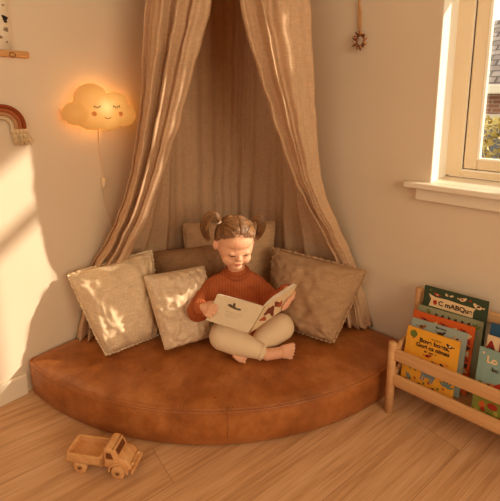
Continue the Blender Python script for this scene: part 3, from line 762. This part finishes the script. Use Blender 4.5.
# right half of the rack
G2 = 'picture books in the right half of the rack'
r, a, w, h = book('deep blue picture book at the back of the right half', (491.5, 323), None, -.112, -.152, (44, 84, 112), .010, wid=.15, grp=G2)
a.bird(.06, h-.02, .009, CRM, ORG); a.done(r)
r, a, w, h = book('cream picture book with big red title letters, middle of right half', (488, 335), None, -.138, -.178, (228, 200, 158), .010, wid=.155, grp=G2)
a.poly([(.004, h-.045), (.02, h-.045), (.016, h-.02), (.008, h-.024)], DK); a.done(r); title(r, a, 'A Na', .035, h-.036, .032, cm(150, 30, 24), .001)
r, a, w, h = book('teal picture book with red and green farm drawing, frontmost right', (480, 346.5), None, -.168, -.208, (140, 168, 158), .010, wid=.16, grp=G2)
a.poly([(.001, .002), (.159, .002), (.159, h*.40), (.1, h*.44), (.05, h*.36), (.001, h*.33)], cm(140, 140, 50))
a.poly([(.04, h*.3), (.09, h*.3), (.09, h*.5), (.065, h*.6), (.04, h*.5)], RED); a.ell(.02, h*.42, .014, .02, OLV, 0, 3, .3); a.bird(.035, h*.5, .010, cm(196, 130, 80), DK)
a.ell(.05, h*.22, .013, .009, RED); a.ell(.025, h*.2, .008, .010, ORG); a.beast(.11, h*.25, .016, CRM, DK)
for k in range(8): a.ell(.012+.016*k, h*.1+.008*(k % 2), .006, .006, (cm(190, 170, 70), RED, OLV)[k % 3])
a.ell(.012, h-.012, .003, .003, CRM); a.done(r)
title(r, a, 'Lo', .034, h-.035, .026, CRM, .001); title(r, a, 'bo ri', .052, h-.056, .016, DK, .0004)

# ------------------------------------------------------------------ toy truck
c0, c1 = atz(81, 472.5, 0), atz(118.5, 478.5, 0)
fd = (c1-c0).normalized(); sd = V((fd.y, -fd.x, 0))                # sd points to the camera side
if sd.dot(CAM-c0) < 0: sd = -sd
WB = (c1-c0).length; TW = .060
org = c0 - sd*(TW/2)                                                 # mid of rear axle on the floor
tm = basis(org, fd, -sd*.76, EZ)                                         # x forward, y away from the camera, z up
tk = thing('toy_truck', 'small wooden toy truck with open bed on the oak floor', 'toy truck', org + fd*WB/2)
q = WB/.11
def T(p): return tm @ V(p)
wr_ = .0195*q
bm = B(); box(bm, (-.038*q, -.022, .016*q), (.142*q, .022, .028*q), .002, 2, 0, tm); obj('chassis', bm, MT['truckwood'], tk, smooth=False)
bm = B()
x0, x1, y0, y1, z0, z1, t = -.042*q, .066*q, -.044, .044, .031*q, .058*q, .0075
box(bm, (x0, y0, z0), (x1, y1, z0+.006), .0015, 2, 0, tm); box(bm, (x0, y0, z0), (x1, y0+t, z1), .0018, 2, 0, tm); box(bm, (x0, y1-t, z0), (x1, y1, z1), .0018, 2, 0, tm)
box(bm, (x0, y0, z0), (x0+t, y1, z1), .0018, 2, 0, tm); box(bm, (x1-t, y0, z0), (x1, y1, z1+.002), .0018, 2, 0, tm)
obj('truck_bed', bm, MT['truckwood'], tk, smooth=False)
# cab: side profile extruded across, edges rounded, windows are dark plates coloured like shaded hollows
def prof(pts, y0, y1, bev):
    t = bmesh.new(); a = [t.verts.new((x*q, y0, z*q)) for x, z in pts]; b = [t.verts.new((x*q, y1, z*q)) for x, z in pts]
    t.faces.new(a); t.faces.new(b[::-1])
    for i in range(len(a)): j = (i+1) % len(a); t.faces.new((a[j], a[i], b[i], b[j]))
    bmesh.ops.recalc_face_normals(t, faces=t.faces)
    if bev: bmesh.ops.bevel(t, geom=[e for e in t.edges if e.calc_face_angle(0) > .4], offset=bev, segments=3, affect='EDGES', profile=.5)
    t.transform(tm); return t
bm = B(); merge(bm, prof([(.069, .026), (.069, .080), (.073, .085), (.092, .085), (.099, .081), (.110, .058), (.110, .026)], -.038, .038, .006)); cab = obj('cab', bm, MT['truckwood'], tk, autosharp=.9)
bm = B(); merge(bm, prof([(.105, .024), (.105, .059), (.128, .055), (.139, .049), (.146, .038), (.146, .024)], -.037, .037, .007)); obj('hood', bm, MT['truckwood'], tk, autosharp=.9)
for sy in (-1, 1):
    bm = B(); merge(bm, prof([(.076, .055), (.076, .074), (.091, .074), (.098, .055)], sy*.0376-.001, sy*.0376+.001, .002)); obj('side_window', bm, MT['truckdark'], cab)
bm = B(); A0 = [(.0995, -.028, .0815), (.0995, .028, .0815), (.1082, .028, .0608), (.1082, -.028, .0608)]
for ya, yb_ in ((-.026, .026),):
    prism(bm, [T((.1010*q, ya, .077*q)), T((.1010*q, yb_, .077*q)), T((.1080*q, yb_, .0625*q)), T((.1080*q, ya, .0625*q))], fd*.9+EZ*.35, .0008)
bmesh.ops.recalc_face_normals(bm, faces=bm.faces); obj('windscreen', bm, MT['truckdark'], cab, smooth=False)
bm = B(); box(bm, (.146*q, -.041, .020*q), (.154*q, .041, .030*q), .002, 2, 0, tm); obj('bumper', bm, MT['truckwood'], tk, smooth=False)
for sy in (-1, 1):
    bm = B(); ball(bm, T((.147*q, sy*.022, .040*q)), .005, 12); obj('headlight', bm, MT['truckwood'], tk)
    bm = B(); rows = [[T(((.11 + .026*math.cos(th)*rr)*q, sy*yy, (.0195 + .026*math.sin(th)*rr)*q)) for th in [PI*(1.02-1.04*i/20) for i in range(21)]] for yy, rr in ((.024, 1), (.043, 1))]
    sheet(bm, rows, .005); obj('fender', bm, MT['truckwood'], tk, autosharp=.7)
for x in (0, .11*q):
    for sy in (-1, 1):
        bm = B(); tube(bm, [T((x, sy*.028, wr_)), T((x, sy*.0295, wr_)), T((x, sy*.0425, wr_)), T((x, sy*.044, wr_))], [wr_*.93, wr_, wr_, wr_*.93], 28); wh = obj('wheel', bm, MT['truckwood'], tk, autosharp=.6)
        bm = B(); tube(bm, [T((x, sy*.0435, wr_)), T((x, sy*.0462, wr_))], [.0075, .006], 16); obj('hub', bm, MT['truckwood'], wh, autosharp=.5)

# ------------------------------------------------------------------ the book in the child's hands (open, covers outward)
S0, S1 = at(249, 333, 1.150), at(264.5, 306.5, 1.165)
TLc, BLc = at(217.5, 294, 1.205), at(206, 320, 1.185)
TRc = at(297, 284.5, 1.215); BRc = TRc + (S0-S1)*.98
bk = thing('open_picture_book', 'open cream picture book held in the child\'s hands', 'book', S0)
def plate(bm, a, b, c, d, n, th, sub=1):
    prism(bm, [a, b, c, d], n, th)
nl = (TLc-S1).cross(S0-S1).normalized(); nl = nl if nl.dot(CAM-S0) > 0 else -nl
nr = (TRc-S1).cross(S0-S1).normalized(); nr = nr if nr.dot(CAM-S0) > 0 else -nr
bm = B(); plate(bm, BLc, S0, S1, TLc, nl, .0018); bmesh.ops.recalc_face_normals(bm, faces=bm.faces); cv = obj('back_cover', bm, cm(226, 206, 170), bk, smooth=False)
bm = B(); plate(bm, S0, BRc, TRc, S1, nr, .0018); bmesh.ops.recalc_face_normals(bm, faces=bm.faces); fc = obj('front_cover', bm, cm(222, 196, 156), bk, smooth=False)
bm = B(); tube(bm, [S0+(nl+nr)*.0004, S1+(nl+nr)*.0004], .0028, 8); obj('spine', bm, cm(224, 202, 166), bk)
for e0, e1, n in ((BLc, TLc, nl), (BRc, TRc, nr)):
    bm = B(); rows = []
    for i in range(9):
        s = i/8; a, b = S0.lerp(e0, s*.97+.005), S1.lerp(e1, s*.97+.005); dn = -n*(.006 + .013*math.sin(min(1, s*2.2)*PI/2)*(1-.45*s))
        rows.append([a.lerp(b, .02)+dn, a.lerp(b, .99)+dn])
    back = [[S0.lerp(e0, i/8*.97+.005)-n*.0003, S1.lerp(e1, i/8*.97+.005)-n*.0003] for i in range(9)]
    f = [[bm.verts.new(p) for p in r] for r in rows]; g = [[bm.verts.new(p) for p in r] for r in back]
    for i in range(8):
        bm.faces.new((f[i][0], f[i][1], f[i+1][1], f[i+1][0])); bm.faces.new((g[i][0], g[i+1][0], g[i+1][1], g[i][1]))
        for k in (0, 1): bm.faces.new((f[i][k], f[i+1][k], g[i+1][k], g[i][k]))
    for i in (0, 8): bm.faces.new((f[i][0], f[i][1], g[i][1], g[i][0]))
    bmesh.ops.recalc_face_normals(bm, faces=bm.faces); obj('pages', bm, MT['pages'], bk, smooth=False)
LX = (S0-BLc); Lw = LX.length; LX = LX.normalized(); LY = nl.cross(LX).normalized()
a = Art(BLc + nl*.0018, LX, LY, nl); hh = (TLc-BLc).length
GR = cm(96, 78, 60)
a.ell(Lw*.50, hh*.72, .011, .0042, GR, -.1, 3, .2); a.ell(Lw*.58, hh*.69, .013, .0035, GR, -.15, 3, .2); a.ell(Lw*.67, hh*.68, .008, .003, GR, .2); a.ell(Lw*.55, hh*.79, .004, .006, GR); a.ell(Lw*.44, hh*.74, .006, .0025, GR, .5)
for k in range(3): a.poly([(Lw*.40, hh*(.5-.08*k)), (Lw*(.76-.05*k), hh*(.5-.08*k)), (Lw*(.76-.05*k), hh*(.515-.08*k)), (Lw*.40, hh*(.515-.08*k))], cm(196, 174, 140))
a.done(cv)
RX_ = (BRc-S0); Rw_ = RX_.length; RX_ = RX_.normalized(); RYv = nr.cross(RX_).normalized(); a = Art(S0+nr*.0018, RX_, RYv, nr); sk = (S1-S0).dot(RX_); rh = (S1-S0).dot(RYv)
for u, v, r in ((.35, .55, .016), (.5, .45, .018), (.62, .62, .014), (.75, .5, .012), (.3, .3, .012)): a.ell(u*Rw_*.9+sk*v, v*rh, r, r*.6, (cm(170, 84, 50), cm(190, 120, 76), cm(120, 60, 40))[int(u*100) % 3], u*9, 3, .25)
a.done(fc)

# ------------------------------------------------------------------ the child
kid_base = at(243, 322, 1.38); kid_base.z = .132
HEADC = at(235.0, 242.0, 1.335)
HS_ = 1.03
ty, tp = math.radians(17), math.radians(14)
hf = (-EY*math.cos(ty) + EX*math.sin(ty)); hr = (EX*math.cos(ty) + EY*math.sin(ty))     # facing, viewer's right
hf_ = hf*math.cos(tp) - EZ*math.sin(tp); hu = hf*math.sin(tp) + EZ*math.cos(tp); hf = hf_
tr_ = math.radians(-3); hr, hu = hr*math.cos(tr_)+hu*math.sin(tr_), hu*math.cos(tr_)-hr*math.sin(tr_)
AX = (hr, hf, hu)
def Hd(x, y, z): return HEADC + (hr*x + hf*y + hu*z)*HS_
neck = at(237, 271.5, 1.375)
chest = at(237, 296, 1.385); pelvis = at(242, 324, 1.385)
shL, shR = at(212, 288, 1.375), at(258, 287, 1.395)
Ey, Lwr = (TLc+BLc)/2, None
lo = (BLc-S0).normalized(); ro = (TRc-S1).normalized(); tl_ = (TLc-BLc).normalized(); tr2 = (TRc-BRc).normalized()
EL = BLc.lerp(TLc, .40); ER = BRc.lerp(TRc, .36)
wL = EL + lo*.040 - nl*.012 - EZ*.004; wR = ER + ro*.022 - nr*.034 + EZ*.002
elL, elR = at(197.5, 311, 1.275), at(274, 303, 1.355)
kneeL, kneeR = at(223, 336, 1.262), at(281, 327, 1.325)
ankL, ankR = at(264, 353, 1.245), at(247, 351, 1.285)
hipL, hipR = at(228, 330, 1.372), at(259, 329, 1.385)
bm = B()
# skull and face
ball(bm, Hd(0, -.010, .014), (.0635, .074, .067), 28, AX); ball(bm, Hd(0, .008, -.010), (.0605, .058, .056), 28, AX)
ball(bm, Hd(0, .014, -.036), (.050, .049, .040), 24, AX); ball(bm, Hd(0, .028, .020), (.048, .036, .036), 20, AX)
for s in (-1, 1):
    ball(bm, Hd(s*.024, .034, -.038), (.026, .025, .023), 18, AX)          # cheeks
    ball(bm, Hd(s*.0235, .0525, -.006), (.0130, .0105, .0085), 14, AX)     # lowered lids over the eyes
    ball(bm, Hd(s*.063, -.008, -.012), (.008, .014, .019), 14, AX)         # ears
    ball(bm, Hd(s*.068, -.012, -.010), (.005, .012, .016), 12, AX)
ball(bm, Hd(0, .046, -.062), (.020, .017, .014), 16, AX)                    # chin
limb(bm, [(Hd(0, .057, -.006), .006), (Hd(0, .066, -.023), .0085)], 12); ball(bm, Hd(0, .0655, -.024), (.0115, .009, .008), 14, AX)
ball(bm, Hd(0, .0595, -.044), (.015, .007, .008), 14, AX)
limb(bm, [(Hd(0, -.012, -.030), .032), (neck, .030)])
# torso and limbs under the clothes
limb(bm, [(neck, .030), (chest, .052), (pelvis, .058)])
limb(bm, [(shL, .026), (elL, .021), (wL, .0155)]); limb(bm, [(shR, .026), (elR, .021), (wR, .0155)]); limb(bm, [(shL, .028), (neck-EZ*.01, .03), (shR, .028)])
limb(bm, [(hipL, .046), (kneeL, .036), (ankL, .019)]); limb(bm, [(hipR, .046), (kneeR, .036), (ankR, .019)])
nails = []
def hand(E, out, up, n, w):          # grips a cover edge: fingers on the outer face, thumb inside
    palm = E + out*.018 - n*.006
    limb(bm, [(w, .0145), (palm, .0135)]); ball(bm, palm, (.014, .019, .010), 14, (out, up, n))
    for k, L in enumerate((.016, .020, .019, .014)):
        o = up*(.0165 - .0112*k)
        a = E + out*.011 + o + n*.001; b = E + out*.0035 + o*1.05 + n*.0085; c = E - out*(L*.55) + o*1.06 + n*.0092; d = E - out*L + o*1.08 + n*.0078
        limb(bm, [(palm + o*.8, .0062), (a, .0058), (b, .0055), (c, .0052), (d, .0046)], 10)
        nails.append(('fingernail', ball(B(), d + n*.0042, (.0022, .0024, .0008), 8, (out, up, n))))
    a = palm + up*.014 - n*.004; b = E + out*.004 + up*.020 - n*.0135; c = E - out*.014 + up*.021 - n*.0165
    limb(bm, [(palm, .0085), (a, .0075), (b, .0062), (c, .0052)], 10)
hand(EL, lo, tl_, nl, wL); hand(ER, ro, tr2, nr, wR)
def foot(heel, toe, up, side, s=1.0):   # toes spread along side
    d = (toe-heel).normalized(); L = (toe-heel).length
    limb(bm, [(heel, .0195*s), (heel + d*L*.45 + up*.004, .0185*s)]); ball(bm, heel + d*L*.68, (.027*s, .023*s, .0125*s), 16, (d, side, up))
    for k, (r, e) in enumerate(((.0085, .0), (.0062, .001), (.0058, -.002), (.0054, -.006), (.005, -.011))):
        o = side*(.0165 - .0098*k)*s; limb(bm, [(heel + d*L*.75 + o*.9, r*.95*s), (toe + d*e + o - up*.001, r*s)], 10)
        nails.append(('toenail', ball(B(), toe + d*(e+r*.55*s) + o + up*r*.55*s, (.0025, .003, .001), 8, (d, side, up))))
fa, fb = at(267, 354.5, 1.243), at(293.5, 356, 1.262); fa.z = max(fa.z, .151); fb.z = max(fb.z, .158)
dd = (fb-fa).normalized(); su = (EZ*.45 - EY*.9); su = (su - dd*su.dot(dd)).normalized(); ss = dd.cross(su).normalized(); ss = ss if ss.z > 0 else -ss
foot(fa, fb, su, ss); limb(bm, [(ankL, .019), (fa, .019)])
fa, fb = at(249, 347, 1.275), at(238, 357, 1.225); fa.z = max(fa.z, .152); fb.z = .149
dd = (fb-fa).normalized(); su = (EZ*.7 + EX*.5 - EY*.2); su = (su - dd*su.dot(dd)).normalized(); ss = dd.cross(su).normalized()
foot(fa, fb, su, ss, .95); limb(bm, [(ankR, .019), (fa, .019)])
bm = remesh(bm, .0026, 3)
kid = obj('person', bm, MT['skin'], None, loc=kid_base)
tag(kid, 'seated child in rust sweater with two pigtails, looking down at open book', 'person')
for nm_, nb in nails: obj(nm_, nb, MT['nail'], kid)
# face details
fb_ = BVHTree.FromPolygons([v.co.copy() for v in kid.data.vertices], [p.vertices[:] for p in kid.data.polygons])
def skin_pt(x, z, lift=.0004):
    o = Hd(x, .15, z) - kid.location; h = fb_.ray_cast(o, -hf); return (h[0] if h[0] else Hd(x, .05, z)-kid.location) + kid.location + hf*lift
for s in (-1, 1):
    bm = B(); tube(bm, [skin_pt(s*.0235 + (i/8-.5)*.023, -.0105 - .0038*math.sin(PI*i/8)) for i in range(9)], [.0008, .0012, .0016, .0018, .0018, .0018, .0016, .0012, .0008], 6); obj('eyelash', bm, MT['lash'], kid)
    bm = B(); tube(bm, [skin_pt(s*(.0135 + .020*i/8), .0125 + .0035*math.sin(PI*i/8), .0002) for i in range(9)], [.0005, .0007, .0009, .0010, .0010, .0009, .0008, .0006, .0004], 6); obj('eyebrow', bm, MT['brow'], kid)
bm = B()
tube(bm, [skin_pt(-.0105 + .021*i/10, -.0415 + .0006*math.cos(2*PI*i/5) - .0006*abs(i-5)/5, .0000) for i in range(11)], [.0006, .0012, .0017, .002, .002, .0018, .002, .002, .0017, .0012, .0006], 8)
tube(bm, [skin_pt(-.009 + .018*i/10, -.0465 + .0008*abs(i-5)/5, .0000) for i in range(11)], [.0005, .0012, .0018, .0023, .0026, .0027, .0026, .0023, .0018, .0012, .0005], 8)
obj('lips', bm, MT['lip'], kid)

# sweater: body, sleeves, ribbed collar, cuffs and hem
bm = B()
hem = pelvis - EZ*.004 - EY*.004
limb(bm, [(neck-EZ*.010, .040), (neck.lerp(chest, .4), .052), (chest+EZ*.012, .064), (chest-EZ*.02, .068), (hem, .074)], 22)
ball(bm, chest-EZ*.01, (.086, .064, .075), 24, (EX, EY, EZ)); ball(bm, hem, (.092, .07, .04), 24, (EX, EY, EZ))
limb(bm, [(neck-EZ*.012, .038), (shL, .038), (shL.lerp(elL, .55), .037), (elL, .036), (elL.lerp(wL, .55), .031), (elL.lerp(wL, .88), .026)], 18)
limb(bm, [(neck-EZ*.012, .038), (shR, .038), (shR.lerp(elR, .55), .037), (elR, .035), (elR.lerp(wR, .55), .030), (elR.lerp(wR, .88), .025)], 18)
ball(bm, shL.lerp(elL, .8)-EZ*.012, (.034, .036, .04), 16)
bm = remesh(bm, .0042, 5)
for v in bm.verts: v.co += v.normal*(.0022*noise.noise(v.co*38) + .0022*noise.noise(V((v.co.x*20, v.co.y*20, v.co.z*60))))
swt = obj('sweater', bm, MT['sweater'], kid)
tag(swt, 'rust ribbed knit sweater')
def ring_of(c, ax, r, tr, mat, name, parent, squash=1.0):
    a, b = frame_of(ax); bm = B(); tube(bm, [c + a*r*math.cos(t) + b*r*squash*math.sin(t) for t in [2*PI*i/36 for i in range(37)]], tr, 10, False); return obj(name, bm, mat, parent)
ring_of(neck+EZ*.002-EY*.004, EZ*.95-EY*.25, .0385, .0080, MT['rib'], 'collar', swt)
for e_, w_ in ((elL, wL), (elR, wR)):
    d = (w_-e_).normalized(); bm = B(); p = e_.lerp(w_, .84); tube(bm, [p-d*.004, p, p+d*.012, p+d*.020, p+d*.022], [.0235, .0258, .0245, .0225, .018], 20); obj('cuff', bm, MT['rib'], swt)
# leggings
bm = B()
for hp, kn, an in ((hipL, kneeL, ankL), (hipR, kneeR, ankR)):
    e_ = kn.lerp(an, .90)
    limb(bm, [(pelvis-EZ*.02, .06), (hp, .057), (hp.lerp(kn, .5), .054), (kn, .047), (kn.lerp(an, .3), .044), (kn.lerp(an, .6), .036), (e_, .0265)], 20)
bm = remesh(bm, .0045, 5)
lgs = obj('leggings', bm, MT['leggings'], kid)
for kn, an in ((kneeL, ankL), (kneeR, ankR)):
    d = (an-kn).normalized(); p = kn.lerp(an, .90); bm = B(); tube(bm, [p-d*.004, p, p+d*.012, p+d*.014], [.026, .0275, .0262, .021], 20); obj('leg_cuff', bm, MT['leggings'], lgs)

# hair: a parted cap with combed strands and two curled pigtails
PB = {-1: Hd(-.052, -.022, .058), 1: Hd(.050, -.022, .058)}
def cap_r(dx, dy, dz): return HEADC + (hr*dx*.0655 + hf*(dy*.0755-.010) + hu*(dz*.070+.015))*HS_
bm = B(); nu, nv = 96, 40; grid = []
for i in range(nv+1):
    row = []
    for j in range(nu+1):
        ph = 2*PI*j/nu; front = math.cos(ph)                 # 1 toward the face
        lim = 2.05 - 1.13*max(0, front)**.8 if front > 0 else 2.05
        side = abs(math.sin(ph)); lim = lim if front < .0 else 2.05*(1-front**.55) + (.87+.03*math.sin(9*ph)+.03*math.sin(23*ph))*front**.55
        th = lim*i/nv
        dx, dy, dz = math.sin(th)*math.sin(ph), math.sin(th)*math.cos(ph), math.cos(th)
        rr = 1 + .012*math.sin(40*math.atan2(dz-.4, abs(dx)+.15)) - .035*math.exp(-(dx/.05)**2)*max(0, dz) + .02*noise.noise(V((dx*6, dy*6, dz*6)))
        rr *= 1 - .045*max(0, (i/nv-.75)*4)**2 * (1 if front > 0 else .3)
        row.append(cap_r(dx*rr, dy*rr, dz*rr))
    grid.append(row)
bm2 = B(); sheet(bm2, grid, .003); bm.free()
bm = bm2
hair = obj('hair', bm, MT['hair'], kid)
bm = B(); rnd = random.Random(21)
def strand(bm, pts, r, mi=0, seg=4): tube(bm, spline(pts, 12), [r*max(.15, math.sin(PI*min(1, (i+.6)/8))) if i < 4 else r*(1-.6*(i/12)**2) for i in range(13)], seg, True, mi)
for k in range(620):
    s = -1 if k % 2 else 1; dy0 = rnd.uniform(-.85, .70); dx0 = s*rnd.uniform(.01, .16)
    start = V((dx0, dy0, math.sqrt(max(.02, 1-dy0*dy0-dx0*dx0)))).normalized()
    ez = V((s*.72, -.12, .62)).normalized()
    if rnd.random() < .5:
        a_ = rnd.uniform(.25, 1.35); z_ = .57 - .75*(1-math.cos(a_))*1.05; q_ = math.sqrt(max(0, 1-z_*z_)); start = V((s*math.sin(a_)*q_, math.cos(a_)*q_, z_+rnd.uniform(0, .14))).normalized()   # along the hairline
    pts = []
    for i in range(5):
        d = start.lerp(ez, i/4).normalized()*((1.0 if i else .985) + .035*math.sin(PI*i/4) + rnd.uniform(-.008, .016)); pts.append(cap_r(*d))
    strand(bm, pts, rnd.uniform(.0006, .0013), rnd.randrange(2))
for k in range(60):                     # short wisps over the forehead and in front of the ears
    s = -1 if k % 2 else 1; x_ = s*rnd.uniform(.05, .75); z_ = .64 - .42*x_*x_; y_ = math.sqrt(max(.05, 1-x_*x_-z_*z_)); a_ = V((x_, y_, z_)); b_ = V((x_+s*rnd.uniform(0, .2), y_+.05, z_-rnd.uniform(.08, .2))).normalized()
    strand(bm, [cap_r(*(a_*1.0)), cap_r(*(a_.lerp(b_, .5).normalized()*1.005)), cap_r(*(b_*.985))], .0005, rnd.randrange(2))
obj('combed_strands', bm, [MT['hair'], MT['hairlt']], hair)
for s, path in ((-1, [(221, 222), (216, 215.5), (209, 216), (204.5, 226), (206, 235), (210, 241)]), (1, [(252.5, 221), (256.5, 217.5), (260.5, 219.5), (261.5, 227), (259, 234), (255.5, 239.5)])):
    bm = B(); base = PB[s]; dep = (base-CAM).dot(EY)
    ctr = [at(x, y, dep + .01*i*0) for i, (x, y) in enumerate(path)]; ctr[0] = base
    for k in range(230):
        o = V((rnd.gauss(0, 1), rnd.gauss(0, 1), rnd.gauss(0, 1))); o = o/max(1, o.length/1.6); wd = [.003, .0065, .0095, .0095, .0075, .005]
        n = rnd.uniform(.75, 1.0); pts = [c + o*wd[i] for i, c in enumerate(ctr)]
        P = spline(pts, 16); P = P[:max(8, int(17*n))]
        tube(bm, P, [rnd.uniform(.0006, .0011)*(1-.8*(i/len(P))**2) for i in range(len(P))], 5, True, rnd.randrange(2))
    pt = obj('pigtail', bm, [MT['hair'], MT['hairlt']], kid)
    d = (ctr[1]-ctr[0]).normalized(); ring_of(ctr[0].lerp(ctr[1], .18), d, .0068, .0028, MT['band'], 'hair_tie', pt)

# ------------------------------------------------------------------ light
def light(name, kind, energy, col, loc, rot=None, to=None, **kw):
    d = bpy.data.lights.new(name, kind); d.energy = energy; d.color = col
    for k, v in kw.items(): setattr(d, k, v)
    o = bpy.data.objects.new(name, d); COL.objects.link(o); o.location = loc
    if to is not None: o.rotation_euler = (V(to)-V(loc)).to_track_quat('-Z', 'Y').to_euler()
    return o
light('sun', 'SUN', 5.4, (1.0, .87, .68), (4, 4, 4), to=V((4, 4, 4))+V((-1, -.86, -.645)), angle=math.radians(1.8))
light('added_fill_light', 'AREA', 30, (1.0, .77, .48), (RX-.02, -1.4, 1.45), to=(0, -1.4, 1.2), shape='RECTANGLE', size=1.8, size_y=1.3)  # added warm fill from the right, set in an invented opening
light('added_fill_light', 'AREA', 6, (1.0, .77, .48), (1.7, RY+.02, 1.45), to=(1.7, 0, 1.2), shape='RECTANGLE', size=1.8, size_y=1.3)  # weaker added fill from behind the camera, also in an invented opening
for dy, dz, en in ((-.06, -.01, .16), (.0, .05, .35), (.095, .01, .5), (.0, -.035, .16)):
    light('lamp_back_glow', 'POINT', en, (1.0, .48, .11), (.010, cen.y+dy, cen.z+dz), shadow_soft_size=.006)
w = bpy.data.worlds.new('sky'); sc.world = w; w.use_nodes = True
bg = w.node_tree.nodes['Background']; bg.inputs[0].default_value = (1.0, .93, .82, 1); bg.inputs[1].default_value = 1.5
sc.view_settings.view_transform = 'Standard'; sc.view_settings.look = 'None'; sc.view_settings.gamma = 1; sc.view_settings.use_curve_mapping = False
sc.view_settings.exposure = 0.0
